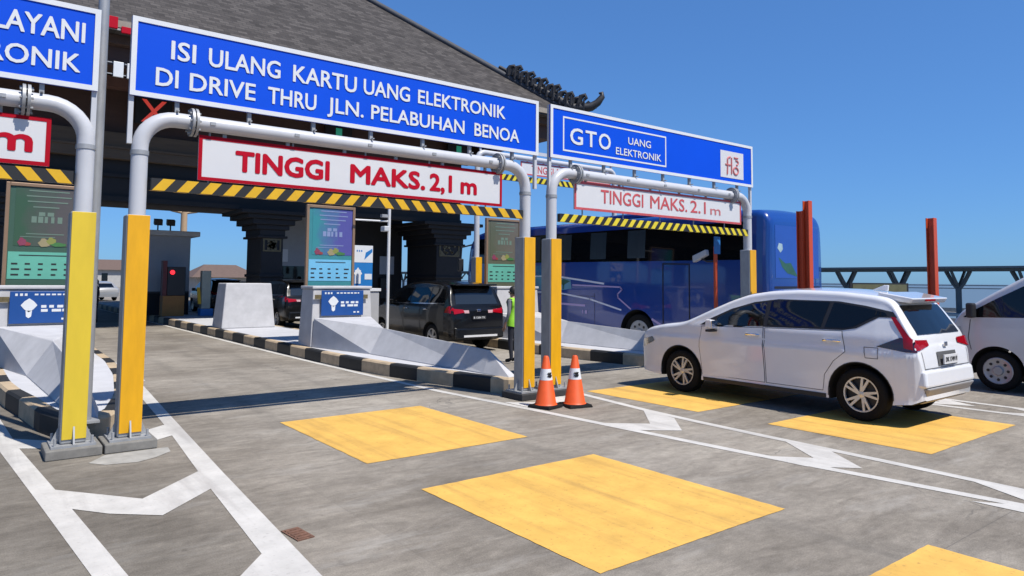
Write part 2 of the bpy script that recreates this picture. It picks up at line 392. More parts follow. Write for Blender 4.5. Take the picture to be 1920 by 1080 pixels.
ERND = random.Random(3)
def ragged(p, a=0.006):
    out = []
    for i, q in enumerate(p):
        r = p[(i+1) % len(p)]; L_ = math.hypot(r[0]-q[0], r[1]-q[1]); n_ = max(1, min(40, int(L_/0.07)))
        out.append(q)
        for k in range(1, n_): out.append((q[0]+(r[0]-q[0])*k/n_+ERND.uniform(-a, a), q[1]+(r[1]-q[1])*k/n_+ERND.uniform(-a, a)))
    return out
def poly_sheet(name, polys, z, mat, rag=0.0):
    mb = MB()
    for p in polys:
        if rag: p = ragged(p, rag)
        mb.add([(x, y, z) for x, y in p], [tuple(range(len(p)))])
    return struct(mb.build(name, mat))
Z1 = 0.004
def strip(pts, w):
    L = []; R = []
    for i, p in enumerate(pts):
        a = Vector(pts[max(i-1, 0)]); b = Vector(pts[min(i+1, len(pts)-1)]); t = (b-a).normalized(); nrm = Vector((-t.y, t.x))
        L.append(tuple(Vector(p)+nrm*w/2)); R.append(tuple(Vector(p)-nrm*w/2))
    return [[L[i], R[i], R[i+1], L[i+1]] for i in range(len(pts)-1)]
# left hatched strip: two converging lines and chevron arms (one united mark each)
l1o = [(1.74, 2.6), (1.823, 4.261), (2.0, 7.10), (2.222, 10.374), (2.479, 14.0)]
l1i = [(1.40, 2.6), (1.60, 4.30), (1.76, 6.559), (2.022, 9.706), (2.30, 14.0)]
poly_sheet('edge_line', [[l1o[i], l1o[i+1], l1i[i+1], l1i[i]] for i in range(4)], Z1, white_mark)
l2o = [(0.80, 2.6), (0.683, 5.11), (0.52, 7.1), (0.341, 9.206), (0.22, 12.4)]
l2i = [(1.02, 2.6), (0.864, 4.975), (0.731, 6.658), (0.513, 9.225), (0.34, 12.4)]
poly_sheet('edge_line', [[l2o[i], l2o[i+1], l2i[i+1], l2i[i]] for i in range(4)], Z1, white_mark)
chev = [(0.56, 7.46), (1.229, 6.596), (1.93, 7.33), (1.86, 6.66), (1.275, 6.052), (0.948, 6.339), (0.62, 6.79)]
def cut(c): return [[c[0], c[1], c[5], c[6]], [c[1], c[2], c[3], c[4], c[5]]]
poly_sheet('chevron_marking', cut(chev), Z1+0.0005, white_mark)
c3 = [(0.76, 5.12), (1.23, 4.32), (1.79, 5.02), (1.72, 4.35), (1.275, 3.60), (0.99, 3.95), (0.90, 4.3)]
poly_sheet('chevron_marking', cut(c3), Z1+0.0005, white_mark)
poly_sheet('chevron_marking', [[(1.60, 8.72), (1.987, 9.023), (2.022, 9.706), (1.63, 9.36)], [(0.40, 9.95), (0.80, 9.50), (0.80, 9.06), (0.50, 9.27)]], Z1+0.0005, white_mark)
# right hatched strip
R1 = [(6.02, 48), (6.05, 29), (6.06, 20), (6.10, 15.5), (6.17, 12.4), (6.26, 10.0), (6.47, 7.8), (6.63, 5.87), (6.75, 4.52), (6.85, 3.69), (6.95, 2.96), (7.06, 2.11), (7.25, 0.5)]
poly_sheet('lane_line', strip(R1, 0.125), Z1, white_mark)
R2 = [(8.12, 9.3), (7.99, 8.31), (7.78, 6.86), (7.71, 5.98), (7.66, 4.90), (7.63, 3.81), (7.60, 2.95), (7.57, 2.24), (7.52, 0.5)]
poly_sheet('lane_line', strip(R2, 0.125), Z1, white_mark)
a1 = [(7.757, 6.89), (7.653, 6.247), (7.09, 5.664), (6.615, 6.035), (6.58, 6.60), (7.085, 6.176)]
for dy, k in ((0.0, 1.0), (-2.2, 0.82), (1.95, 1.15), (-4.2, 0.62)):
    q = [((x-7.15)*k+7.15+(0.04 if dy < 0 else 0.0), y+dy) for x, y in a1]
    poly_sheet('chevron_marking', [[q[0], q[1], q[2], q[5]], [q[5], q[2], q[3], q[4]]], Z1+0.0005, white_mark)
# bus lane marks
poly_sheet('lane_line', strip([(12.62, 9.0), (12.48, 4.7), (12.45, 0)], 0.13), Z1, white_mark)
poly_sheet('lane_line', strip([(11.72, 9.0), (11.78, 4.7), (11.86, 3.4), (11.95, 0)], 0.13), Z1, white_mark)
for yy in (5.2, 3.9):
    poly_sheet('chevron_marking', [[(11.80, yy), (12.15, yy-0.55), (12.15, yy-1.05), (11.82, yy-0.5)], [(12.15, yy-0.55), (12.47, yy), (12.47, yy-0.5), (12.15, yy-1.05)]], Z1+0.0005, white_mark)
poly_sheet('lane_line', strip([(2.52, 14.0), (2.55, 20), (2.6, 48)], 0.12), Z1, white_mark)
# yellow rumble patches
for (xa, xb, ya, yb) in ((3.24, 5.31, 6.52, 9.02), (3.24, 5.36, 3.24, 5.46), (3.24, 5.46, -0.3, 2.20), (8.28, 10.95, 6.33, 8.60), (8.34, 10.97, 3.30, 5.27)):
    poly_sheet('yellow_road_patch', [[(xa, ya), (xb, ya), (xb, yb), (xa, yb)]], Z1, yellow_mark, 0.004)
# pale grout smear by the left footings
poly_sheet('cement_patch', [[(1.02, 8.15), (1.15, 7.98), (1.42, 7.92), (1.60, 8.02), (1.78, 8.20), (1.80, 8.42), (1.2, 8.42)]], Z1, M('cement_smear', (0.40, 0.385, 0.35), 0.9, var=0.3, scale=6))
drain = MB(); drain.box(-0.065, 0.065, -0.13, 0.13, 0.0, 0.008)
for i in range(5): drain.box(-0.05, 0.05, -0.11+i*0.048, -0.085+i*0.048, 0.008, 0.013)
o = drain.build('drain_grate', rust); tag(o, 'small rusty drain cover set in the concrete by the white line', 'drain cover', (1.965, 5.04, 0)); o.rotation_euler = (0, 0, rad(6))

# ------------------------------------------------------------------ traffic islands
def island(outline, label, loc):
    """outline: (x, y) points from the far left end round the nose (lowest y) to the far right end, relative to loc"""
    t = thing('traffic_island', label, 'traffic island', loc, group='kerbed islands between the toll lanes')
    pts = [Vector(p) for p in outline]
    ni = min(range(len(pts)), key=lambda i: pts[i].y)
    # resample by arc length from the nose
    dense = []
    def walk(seq):
        acc = 0.0; out = [(0.0, seq[0].copy())]
        for a, b in zip(seq, seq[1:]):
            n = max(1, int((b-a).length/0.15))
            for k in range(1, n+1):
                p = a.lerp(b, k/n); acc2 = acc+(b-a).length*k/n; out.append((acc2, p))
            acc += (b-a).length
        return out
    left = walk(pts[:ni+1][::-1]); right = walk(pts[ni:])
    seq = [(-s, p) for s, p in left[::-1]]+[(s, p) for s, p in right[1:]]
    # keep every stripe edge on a vertex
    mb = MB(); H = 0.25; W = 0.17
    n = len(seq); inn = []
    for i in range(n):
        a = seq[max(i-1, 0)][1]; b = seq[min(i+1, n-1)][1]; tt = (b-a).normalized(); inn.append(seq[i][1]+Vector((-tt.y, tt.x))*W)
    for i in range(n-1):
        s = (seq[i][0]+seq[i+1][0])/2; mi = 1 if int(math.floor((abs(s)-0.42)/0.92)) % 2 == 0 and abs(s) > 0.42 else 0
        p, q = seq[i][1], seq[i+1][1]; pi, qi = inn[i], inn[i+1]
        c = 0.03
        pc = p.lerp(pi, c/W); qc = q.lerp(qi, c/W)
        mb.add([(*p, 0), (*q, 0), (*q, H-c), (*p, H-c), (*pc, H), (*qc, H), (*qi, H), (*pi, H), (*qi, 0), (*pi, 0)],
               [(0, 1, 2, 3), (3, 2, 5, 4), (4, 5, 6, 7), (7, 6, 8, 9)], mi)
    mb.build('kerb', [kerb_tan, kerb_black], t)
    pv = MB(); ins = [inn[i] for i in range(0, n, 3)]
    pv.add([(*p, H-0.004) for p in ins], [tuple(range(len(ins)))]); pv.build('paving', paving, t)
    return t
isl_mid = [(-1.05, 41), (-1.02, 22), (-1.0, 8), (-1.0, 6), (-0.95, 4.5), (-0.82, 3.2), (-0.62, 2.1), (-0.42, 1.0), (-0.30, 0.45), (-0.14, 0.17), (0.0, 0.10), (0.14, 0.17), (0.30, 0.45), (0.5, 1.2), (0.8, 2.6), (1.05, 4.6), (1.15, 7), (1.2, 12), (1.2, 41)]
island(isl_mid, 'kerbed traffic island beside the middle lane with one barrier and white block', (7.2, 9.0, 0))
isl_l = [(-1.0, 41), (-0.95, 12), (-0.8, 4.2), (-0.72, 3.2), (-0.58, 2.2), (-0.46, 1.1), (-0.32, 0.55), (-0.14, 0.36), (0.02, 0.33), (0.16, 0.38), (0.34, 0.8), (0.62, 2.0), (0.92, 4.2), (1.1, 6.5), (1.2, 12), (1.2, 41)]
island(isl_l, 'kerbed traffic island at the left edge behind the two yellow posts', (1.2, 9.0, 0))
isl_r = [(-0.9, 41), (-1.0, 11), (-1.25, 7), (-1.38, 4.7), (-1.33, 3.6), (-1.2, 2.2), (-1.0, 1.15), (-0.65, 0.5), (-0.25, 0.2), (0.05, 0.15), (0.45, 0.3), (0.75, 1.3), (0.88, 4), (0.88, 41)]
island(isl_r, 'kerbed traffic island beside the blue bus behind the white car', (12.75, 9.0, 0))

# ------------------------------------------------------------------ crash barriers
def barrier(xc, label, dy=0.0, wide=1.0):
    t = thing('crash_barrier', label, 'crash barrier', (xc, 16.0+dy, 0.246), group='painted concrete crash barriers on the islands')
    h = MB(); wb, wt = 0.80*wide, 0.74*wide
    h.hexa([(-wb, -0.05, 0), (wb, -0.05, 0), (wb, 0.75, 0), (-wb, 0.75, 0)], [(-wt, 0, 1.36), (wt, 0, 1.36), (wt, 0.7, 1.36), (-wt, 0.7, 1.36)])
    h.build('barrier_head', barrier_paint, t, bevel=0.02)
    c = MB(); c.box(-wt-0.03, wt+0.03, -0.03, 0.73, 1.362, 1.43); c.build('barrier_cap', barrier_paint, t, bevel=0.015)
    f = MB(); a = 0.74*wide; zb = 0.0
    L = (-a, -0.06, 0.68); Rr = (a, -0.06, 0.68); A = (0, -2.15, 0.55); N = (0, -6.1, 0.40); T = (0, -6.75, 0.03)
    bl = (-a-0.04, -0.06, zb); br = (a+0.04, -0.06, zb); ml = (-0.36, -2.25, zb); mr_ = (0.36, -2.25, zb)
    nl = (-0.17, -6.15, zb); nr = (0.17, -6.15, zb); tl = (-0.09, -6.78, zb); tr = (0.09, -6.78, zb)
    V = [L, Rr, A, N, T, bl, br, ml, mr_, nl, nr, tl, tr]
    f.add(V, [(0, 1, 2), (0, 2, 7, 5), (1, 6, 8, 2), (2, 3, 9, 7), (2, 8, 10, 3), (3, 4, 11, 9), (3, 10, 12, 4), (4, 12, 11), (0, 5, 6, 1), (5, 7, 9, 11, 12, 10, 8, 6)])
    f.build('barrier_nose', barrier_paint, t, bevel=0.05, seg=3)
    return t
barrier(7.2, 'grey white crash barrier with sloping nose beside the middle lane')
barrier(1.15, 'grey white crash barrier at the left edge behind the yellow posts')
barrier(12.55, 'grey white crash barrier between the white car and the blue bus', dy=-0.1)
b = MB()
b.hexa([(-0.85, 0, 0), (0.85, 0, 0), (0.85, 1.1, 0), (-0.85, 1.1, 0)], [(-0.72, 0.1, 1.44), (0.72, 0.1, 1.44), (0.72, 1.0, 1.44), (-0.72, 1.0, 1.44)])
tag(b.build('concrete_block', barrier_paint, None, bevel=0.03), 'plain white tapered concrete block behind the barrier with the blue panel', 'concrete block', (7.2, 23.1, 0.246))

def bars(mb, x0, x1, z, h, y, n, mi=0, gap=0.25, seed=1):
    rnd = random.Random(seed); x = x0
    wv = (x1-x0)/n
    for i in range(n):
        w_ = wv*(1-gap)*rnd.uniform(0.6, 1.0); mb.box(x, x+w_, y-0.003, y, z, z+h, mi); x += wv

def info_panel(xc, label, dy=0.0):
    t = thing('information_panel', label, 'sign', (xc, 15.93+dy, 1.27), group='blue payment panels on the barriers')
    p = MB(); p.box(-0.54, 0.54, -0.02, 0.0, -0.30, 0.30); p.build('panel', info_blue, t, bevel=0.006)
    pole = MB(); pole.box(-0.70, -0.545, -0.012, 0.0, 0.10, 0.20); pole.build('bracket', gold_carve, t)
    pole = MB(); pole.box(0.545, 0.66, -0.012, 0.0, 0.10, 0.20); pole.build('bracket', gold_carve, t)
    ic = MB()
    ic.prism([(-0.24+0.13*math.cos(a)*(1.0 if k % 2 == 0 else 0.80), 0.04+0.13*math.sin(a)*(1.0 if k % 2 == 0 else 0.80)) for k, a in enumerate([i*math.pi/4 for i in range(8)])], 'xz', -0.026, -0.0205)
    ic.prism([(-0.29, -0.06), (-0.19, -0.06), (-0.20, -0.17), (-0.24, -0.20), (-0.28, -0.17)], 'xz', -0.026, -0.0205)
    ic.build('emblem', sign_white, t)
    for (x0, x1, z, h, n, gp_, sd_) in ((-0.46, -0.24, 0.215, 0.045, 3, 0.25, 3), (-0.16, 0.47, 0.225, 0.03, 7, 0.25, 5), (-0.05, 0.46, -0.01, 0.05, 4, 0.12, 7), (-0.05, 0.46, -0.085, 0.05, 3, 0.10, 8), (0.28, 0.47, -0.24, 0.035, 2, 0.25, 9)):
        tx = MB(); bars(tx, x0, x1, z, h, -0.021, n, gap=gp_, seed=sd_); tx.build('print_line', sign_white, t)
info_panel(7.17, 'blue panel with white badge on the barrier by the black car')
info_panel(1.15, 'blue panel with white badge on the barrier at the left edge')

def graded(name, ca, cb):
    m = bpy.data.materials.new(name); m.use_nodes = True
    n = m.node_tree.nodes; l = m.node_tree.links; p = n['Principled BSDF']; p.inputs['Roughness'].default_value = 0.4
    tc = n.new('ShaderNodeTexCoord'); sp = n.new('ShaderNodeSeparateXYZ'); l.new(tc.outputs['Object'], sp.inputs[0])
    nz = n.new('ShaderNodeTexNoise'); nz.inputs['Scale'].default_value = 2.2; nz.inputs['Detail'].default_value = 5; l.new(tc.outputs['Object'], nz.inputs['Vector'])
    ma = n.new('ShaderNodeMath'); ma.operation = 'MULTIPLY_ADD'; ma.inputs[1].default_value = 0.9; l.new(nz.outputs['Fac'], ma.inputs[0]); l.new(sp.outputs['X'], ma.inputs[2])
    r = n.new('ShaderNodeValToRGB'); r.color_ramp.elements[0].position = 0.05; r.color_ramp.elements[1].position = 0.62
    r.color_ramp.elements[0].color = (*ca, 1); r.color_ramp.elements[1].color = (*cb, 1)
    l.new(ma.outputs[0], r.inputs[0]); l.new(r.outputs[0], p.inputs['Base Color']); return m
def info_board(xc, label, cols, table, strips, lift=0.0):
    t = thing('display_board', label, 'sign board', (xc, 17.25, 0.246), group='tall framed boards standing behind the barriers')
    f = MB()
    for sx in (-1, 1): f.box(sx*0.63-0.035, sx*0.63+0.035, -0.05, 0.05, 0, 3.50)
    f.box(-0.595, 0.595, -0.05, 0.05, 3.43, 3.50); f.box(-0.595, 0.595, -0.05, 0.05, 1.34, 1.42)
    f.build('frame', bronze, t, bevel=0.008)
    p = MB(); p.box(-0.593, 0.593, -0.02, 0.03, 1.421, 3.429); p.build('panel', cols[0], t)
    s = MB(); s.box(-0.50, 0.59, -0.026, -0.0205, 2.22, 3.42); s.build('poster', cols[1], t)
    q = MB(); q.box(-0.58, 0.58, -0.027, -0.0205, 1.55, 2.10); q.build('price_table', table, t)
    lt = MB()
    for i, (a, bb) in enumerate(((-0.28, 0.42), (-0.32, 0.46), (-0.30, 0.40), (-0.2, 0.25))): lt.box(a, bb, -0.030, -0.0265, 3.34-i*0.11, 3.365-i*0.11)
    lt.box(-0.30, 0.35, -0.030, -0.0265, 2.46, 2.48); lt.box(-0.40, 0.20, -0.030, -0.0265, 2.40, 2.415)
    bars(lt, -0.22, 0.34, 2.70, 0.13, -0.0265, 5, gap=0.2, seed=2); bars(lt, -0.1, 0.2, 2.84, 0.08, -0.0265, 2, gap=0.2, seed=6)
    lt.build('print', strips, t)
    for (px, pz, rx, rz_, mm) in ((-0.36, 2.30, 0.07, 0.085, M('poster_pink', (0.26, 0.05, 0.10), 0.5)), (-0.27, 2.26, 0.06, 0.04, M('poster_red', (0.30, 0.05, 0.05), 0.5)), (0.02, 2.29, 0.10, 0.09, M('poster_sand', (0.34, 0.29, 0.16), 0.5)), (0.14, 2.33, 0.08, 0.075, M('poster_olive', (0.26, 0.28, 0.07), 0.5)), (0.27, 2.26, 0.13, 0.045, M('poster_leaf', (0.06, 0.20, 0.06), 0.5))):
        bl = MB(); bl.prism([(px+rx*math.cos(k*0.5236)*(1+0.18*math.sin(k*2.3)), pz+rz_*math.sin(k*0.5236)*(1+0.18*math.cos(k*1.7))) for k in range(12)], 'xz', -0.031-abs(px)*0.004, -0.0265)
        bl.build('picture', mm, t)
    tm = MB(); rnd = random.Random(xc)
    for r_ in range(3):
        for c_ in range(5):
            w_ = rnd.uniform(0.06, 0.14); x0 = -0.52+c_*0.225; z0 = 1.62+r_*0.11
            tm.box(x0, x0+w_, -0.030, -0.0275, z0, z0+0.035)
    tm.box(-0.4, 0.42, -0.030, -0.0275, 2.02, 2.04)
    tm.build('table_print', dark_plastic, t)
info_board(7.39, 'purple and teal poster board with pale blue price table by the middle lane',
           (M('board_teal', (0.05, 0.26, 0.30), 0.4), graded('board_violet', (0.035, 0.21, 0.24), (0.075, 0.075, 0.27))), M('table_cyan', (0.18, 0.52, 0.78), 0.45), M('print_lilac', (0.24, 0.30, 0.52), 0.5))
info_board(1.17, 'dull green grey poster board with mint price table at the left edge',
           (M('board_green', (0.055, 0.12, 0.085), 0.4), graded('board_grey', (0.035, 0.085, 0.05), (0.08, 0.075, 0.075))), M('table_mint', (0.14, 0.47, 0.36), 0.45), M('print_sage', (0.16, 0.24, 0.19), 0.5))
info_board(13.02, 'olive grey poster board with mint price table in front of the bus',
           (M('board_olive', (0.12, 0.13, 0.085), 0.4), graded('board_taupe', (0.085, 0.095, 0.06), (0.12, 0.11, 0.09))), MATS['table_mint'], MATS['print_sage'])

# ------------------------------------------------------------------ height gates and overhead signs
GY = 8.72
def gate(x0, x1, label, panels, chev_mat, foot_mats, flip_mid, y=GY, stripe=0.125):
    W = x1-x0
    t = thing('height_gate', label, 'height gate', (x0, y, 0), group='pipe gates limiting vehicle height')
    R = 0.36; zt = 3.67; r = 0.088
    path = [(0, 0, 2.40), (0, 0, zt-R)]
    for k in range(1, 9):
        a = k/8*math.pi/2; path.append((R-R*math.cos(a), 0, zt-R+R*math.sin(a)))
    for k in range(0, 9):
        a = math.pi/2*(1-k/8); path.append((W-R+R*math.cos(a), 0, zt-R+R*math.sin(a)))
    path.append((W, 0, 2.40))
    MB().tube(path, r, 20).build('pipe_frame', pipe_paint, t, smooth=40)
    for xx in (0.55, W-0.55):
        fl = MB()
        for dx in (-0.022, 0.022): fl.lathe([(r, -0.014), (0.165, -0.014), (0.165, 0.014), (r, 0.014)], (xx+dx, 0, zt), 'x', 24)
        for k in range(8):
            a = 2*math.pi*k/8; fl.tube([(xx-0.06, 0.13*math.cos(a), zt+0.13*math.sin(a)), (xx+0.06, 0.13*math.cos(a), zt+0.13*math.sin(a))], 0.013, 6)
        fl.build('pipe_flange', galv, t, smooth=40)
    for k, xx in enumerate((0, W)):
        s = MB(); h = 0.118; s.box(xx-h, xx+h, -h, h, 0.125, 2.54); ca = s.build('post_casing', galv, t, bevel=0.02, seg=3)
        p = MB(); p.box(xx-h+0.012, xx+h-0.004, -h-0.012, -h-0.002, 0.17, 2.535); p.build('yellow_panel', panels[k], t, bevel=0.003)
        cr = MB(); cr.lathe([(r, 0), (r+0.008, 0), (r+0.008, 0.05), (r, 0.05)], (xx, 0, 3.22), 'z', 20); cr.build('pipe_collar', galv, t, smooth=40)
        bp = MB(); bp.box(xx-0.20, xx+0.20, -0.20, 0.20, 0.10, 0.124)
        for (dx, dy) in ((1, 0), (-1, 0), (0, 1), (0, -1)):
            if dx: bp.prism([(xx+dx*h, 0.126), (xx+dx*0.195, 0.126), (xx+dx*h, 0.30)], 'xz', -0.008, 0.008)
            else: bp.prism([(dy*h, 0.126), (dy*0.195, 0.126), (dy*(h+0.014), 0.30)], 'yz', xx-0.008, xx+0.008)
        for dx in (-1, 1):
            for dy in (-1, 1): bp.tube([(xx+dx*0.165, dy*0.165, 0.12), (xx+dx*0.165, dy*0.165, 0.20)], 0.014, 8)
        bp.build('base_plate', galv, t)
        ft = MB(); ft.box(xx-0.25, xx+0.25, -0.27, 0.25, 0.0, 0.10); ft.build('footing', foot_mats[k], t, bevel=0.012)
    # clearance bar with slanted stripes (black bar, yellow stripes stand 2 mm proud on front and underside)
    zb0, zb1 = 2.83, 2.965; xa, xb = r+0.03, W-r-0.02
    cb = MB(); cb.box(xa, xb, -0.085, -0.015, zb0, zb1, 0)
    n = int((xb-xa)/(2*stripe)); st = (xb-xa)/n
    for i in range(n):
        c0 = xa+i*st; sgn = 1 if (i+0.5)/n < flip_mid else -1; sl_ = 0.055*sgn; hw_ = st*0.25
        cx = c0+st*0.5
        cb.prism([(cx-hw_-sl_, zb0), (cx+hw_-sl_, zb0), (cx+hw_+sl_, zb1), (cx-hw_+sl_, zb1)], 'xz', -0.088, -0.0845, 1)
        cb.add([(cx-hw_-sl_, -0.084, zb0-0.003), (cx+hw_-sl_, -0.084, zb0-0.003), (cx+hw_-sl_*1.5, -0.02, zb0-0.003), (cx-hw_-sl_*1.5, -0.02, zb0-0.003)], [(0, 1, 2, 3)], 1)
    cb.build('clearance_bar', [chev_black, chev_mat], t)
    hg = MB()
    for xx in [0.75+k*(W-1.5)/4 for k in range(5)]:
        hg.tube([(xx, 0.05, zb1-0.01), (xx, 0.05, zt-r+0.01)], 0.012, 8); hg.box(xx-0.03, xx+0.03, -r-0.012, r+0.012, zt-0.018, zt+0.018)
    hg.build('hanger', galv, t)
    return t
gate(1.45, 7.02, 'white pipe height gate over the middle lane under the longest blue sign', (yellow_panel, yellow_panel), chev_yellow, (concrete_dark, footing_black), 0.53)
gate(7.58, 13.15, 'white pipe height gate over the lane of the white car under the smaller blue sign', (yellow_panel, yellow_panel), chev_lemon, (footing_black, footing_black), 0.62, stripe=0.10)
gate(-4.7, 0.93, 'white pipe height gate cut off by the left edge of the photo', (pale_yellow_panel, pale_yellow_panel), chev_yellow, (concrete_dark, concrete_dark), 0.4)

def height_sign(x0, x1, z0, z1, label, border, words, lm, bold, loc_y=GY):
    t = thing('height_limit_sign', label, 'sign', (x0, loc_y+0.06, z0), group='white and red height limit signs')
    W = x1-x0; H = z1-z0; y = -0.06
    p = MB(); p.box(0.001, W-0.001, y, y+0.028, 0.001, H-0.001); p.build('panel', face_white, t, bevel=0.004)
    bw = 0.042; f = MB(); e = 0.004
    f.box(0, W, y-e, y-0.0005, 0, bw); f.box(0, W, y-e, y-0.0005, H-bw, H); f.box(0, bw, y-e, y-0.0005, bw, H-bw); f.box(W-bw, W, y-e, y-0.0005, bw, H-bw)
    f.build('border', border, t)
    s = MB()
    for k in range(6): s.box(0.3+k*(W-0.6)/5-0.02, 0.3+k*(W-0.6)/5+0.02, y+0.029, y+0.06, H-0.03, H+0.07)
    s.build('bracket', galv, t)
    text_mesh([(a, b-x0, c-x0, d-z0, e_-z0) for a, b, c, d, e_ in words], y-0.0005, lm, t, bold=bold, depth=0.003)
    return t
height_sign(2.07, 6.55, 3.0, 3.535, 'long clean white height sign with bold red letters over the middle lane', border_red,
            [('TINGGI', 2.49, 3.70, 3.14, 3.40), ('MAKS.', 3.99, 5.16, 3.14, 3.40), ('2,1', 5.23, 5.62, 3.14, 3.40), ('m', 5.77, 6.07, 3.14, 3.40)], letter_red, 0.017)
height_sign(8.10, 12.92, 3.07, 3.56, 'faded white height sign with thin pinkish letters over the white car', faded_red,
            [('TINGGI', 8.73, 9.84, 3.22, 3.46), ('MAKS.', 10.03, 11.12, 3.22, 3.46), ('2.1', 11.22, 11.71, 3.22, 3.46)], faded_red, 0.006)
height_sign(-3.9, 0.61, 3.0, 3.51, 'white height sign with red border cut off at the left edge', border_red,
            [('TINGGI', -3.45, -2.24, 3.13, 3.39), ('MAKS.', -1.95, -0.78, 3.13, 3.39), ('2,1', -0.70, -0.31, 3.13, 3.39), ('m', 0.10, 0.46, 3.13, 3.39)], letter_red, 0.017)

def overhead_sign(x0, x1, z0, z1, label, extra=None):
    t = thing('overhead_sign', label, 'road sign', (x0, GY, z0), group='blue signs above the height gates')
    W = x1-x0; H = z1-z0
    p = MB(); p.box(0.001, W-0.001, -0.055, -0.028, 0.001, H-0.001); p.build('panel', sign_blue, t)
    f = MB(); bw = 0.055; e0, e1 = -0.066, -0.0555
    f.box(0, W, e0, e1, 0, bw); f.box(0, W, e0, e1, H-bw, H); f.box(0, bw, e0, e1, bw, H-bw); f.box(W-bw, W, e0, e1, bw, H-bw)
    f.build('border', sign_white, t)
    for xx in (0.025, W-0.025):
        u = MB(); u.box(xx-0.025, xx+0.025, -0.0275, 0.025, 3.34-z0, H); u.build('upright', pipe_paint, t)
    s = MB()
    for k in range(7):
        xx = 0.5+k*(W-1.0)/6; s.box(xx-0.022, xx+0.022, -0.0275, 0.02, 3.755-z0, H-0.05)
        s.box(xx-0.012, xx+0.012, -0.10, 0.10, 3.762-z0, 3.775-z0)
    for zz in (0.15, H-0.15): s.box(0.05, W-0.05, 0.026, 0.05, zz-0.02, zz+0.02)
    s.build('support_rail', galv, t)
    return t
s1 = overhead_sign(1.315, 7.24, 3.88, 4.78, 'long blue sign with two lines of white capitals over the middle lane')
def rel(ws, x0, z0): return [(a, b-x0, c-x0, d-z0, e-z0) for a, b, c, d, e in ws]
text_mesh(rel([('ISI', 1.72, 1.99, 4.36, 4.58), ('ULANG', 2.13, 2.99, 4.36, 4.58), ('KARTU', 3.15, 4.03, 4.36, 4.58), ('UANG', 4.13, 4.85, 4.37, 4.58), ('ELEKTRONIK', 4.98, 6.56, 4.38, 4.58)], 1.315, 3.88), -0.0555, sign_white, s1, bold=0.008)
text_mesh(rel([('DI', 1.57, 1.81, 4.03, 4.24), ('DRIVE', 1.93, 2.69, 4.03, 4.24), ('THRU', 2.84, 3.47, 4.03, 4.24), ('JLN.', 3.62, 4.14, 4.04, 4.24), ('PELABUHAN', 4.25, 5.79, 4.04, 4.24), ('BENOA', 5.97, 6.84, 4.04, 4.24)], 1.315, 3.88), -0.0555, sign_white, s1, bold=0.008)
s2 = overhead_sign(7.50, 13.28, 3.89, 4.78, 'blue sign with a boxed GTO and a white square emblem at its right end')
text_mesh(rel([('G', 7.94, 8.24, 4.17, 4.45), ('T', 8.30, 8.57, 4.17, 4.45), ('O', 8.62, 8.92, 4.17, 4.45)], 7.5, 3.89), -0.0555, sign_white, s2, bold=0.008)
text_mesh(rel([('UANG', 9.37, 9.99, 4.34, 4.47), ('ELEKTRONIK', 9.05, 10.28, 4.12, 4.25)], 7.5, 3.89), -0.0555, sign_white, s2, bold=0.006)
fr = MB(); fx0, fx1, fz0, fz1, q = 0.28, 2.93, 0.14, 0.73, 0.028
fr.box(fx0, fx1, -0.060, -0.0555, fz0, fz0+q); fr.box(fx0, fx1, -0.060, -0.0555, fz1-q, fz1); fr.box(fx0, fx0+q, -0.060, -0.0555, fz0+q, fz1-q); fr.box(fx1-q, fx1, -0.060, -0.0555, fz0+q, fz1-q)
fr.build('inner_frame', sign_white, s2)
em = MB(); em.box(4.64, 5.44, -0.061, -0.0555, 0.13, 0.69); em.build('emblem_plate', face_white, s2)
eg = MB(); yy = -0.063
def arc(cx, cz, rx, rz, a0, a1, n=8): return [(cx+rx*math.cos(rad(a0+(a1-a0)*k/n)), yy, cz+rz*math.sin(rad(a0+(a1-a0)*k/n))) for k in range(n+1)]
eg.tube(arc(4.97, 0.50, 0.10, 0.07, 90, 190)+[(4.87, yy, 0.34), (4.86, yy, 0.20)], 0.02, 6)
eg.tube([(4.80, yy, 0.405), (4.98, yy, 0.405)], 0.018, 6)
eg.tube([(5.01, yy, 0.56), (5.01, yy, 0.22)], 0.02, 6)
eg.tube([(5.10, yy, 0.57), (5.24, yy, 0.57)], 0.018, 6)
eg.tube(arc(5.17, 0.47, 0.08, 0.05, 100, -80), 0.018, 6)
eg.tube(arc(5.16, 0.295, 0.085, 0.075, 0, 360, 12), 0.02, 6)
eg.build('emblem', pale_red, s2)
text_mesh([('m', 11.86-8.1, 12.20-8.1, 3.22-3.07, 3.40-3.07)], -0.0605, pale_red, [x for x in bpy.data.objects if x.name.startswith('height_limit_sign')][1], bold=0.004, depth=0.003)
s3 = overhead_sign(-4.9, 1.01, 3.86, 4.76, 'blue sign cut off at the left edge beside the grey pole')
text_mesh(rel([('GARDU', -4.35, -3.5, 4.36, 4.58), ('INI', -3.3, -3.0, 4.36, 4.58), ('HANYA', -1.85, -0.55, 4.36, 4.58), ('MELAYANI', -0.24, 0.87, 4.36, 4.58)], -4.9, 3.86), -0.0555, sign_white, s3, bold=0.008)
text_mesh(rel([('UANG', -2.2, -1.35, 4.03, 4.23), ('ELEKTRONIK', -0.70, 0.84, 4.03, 4.23)], -4.9, 3.86), -0.0555, sign_white, s3, bold=0.008)

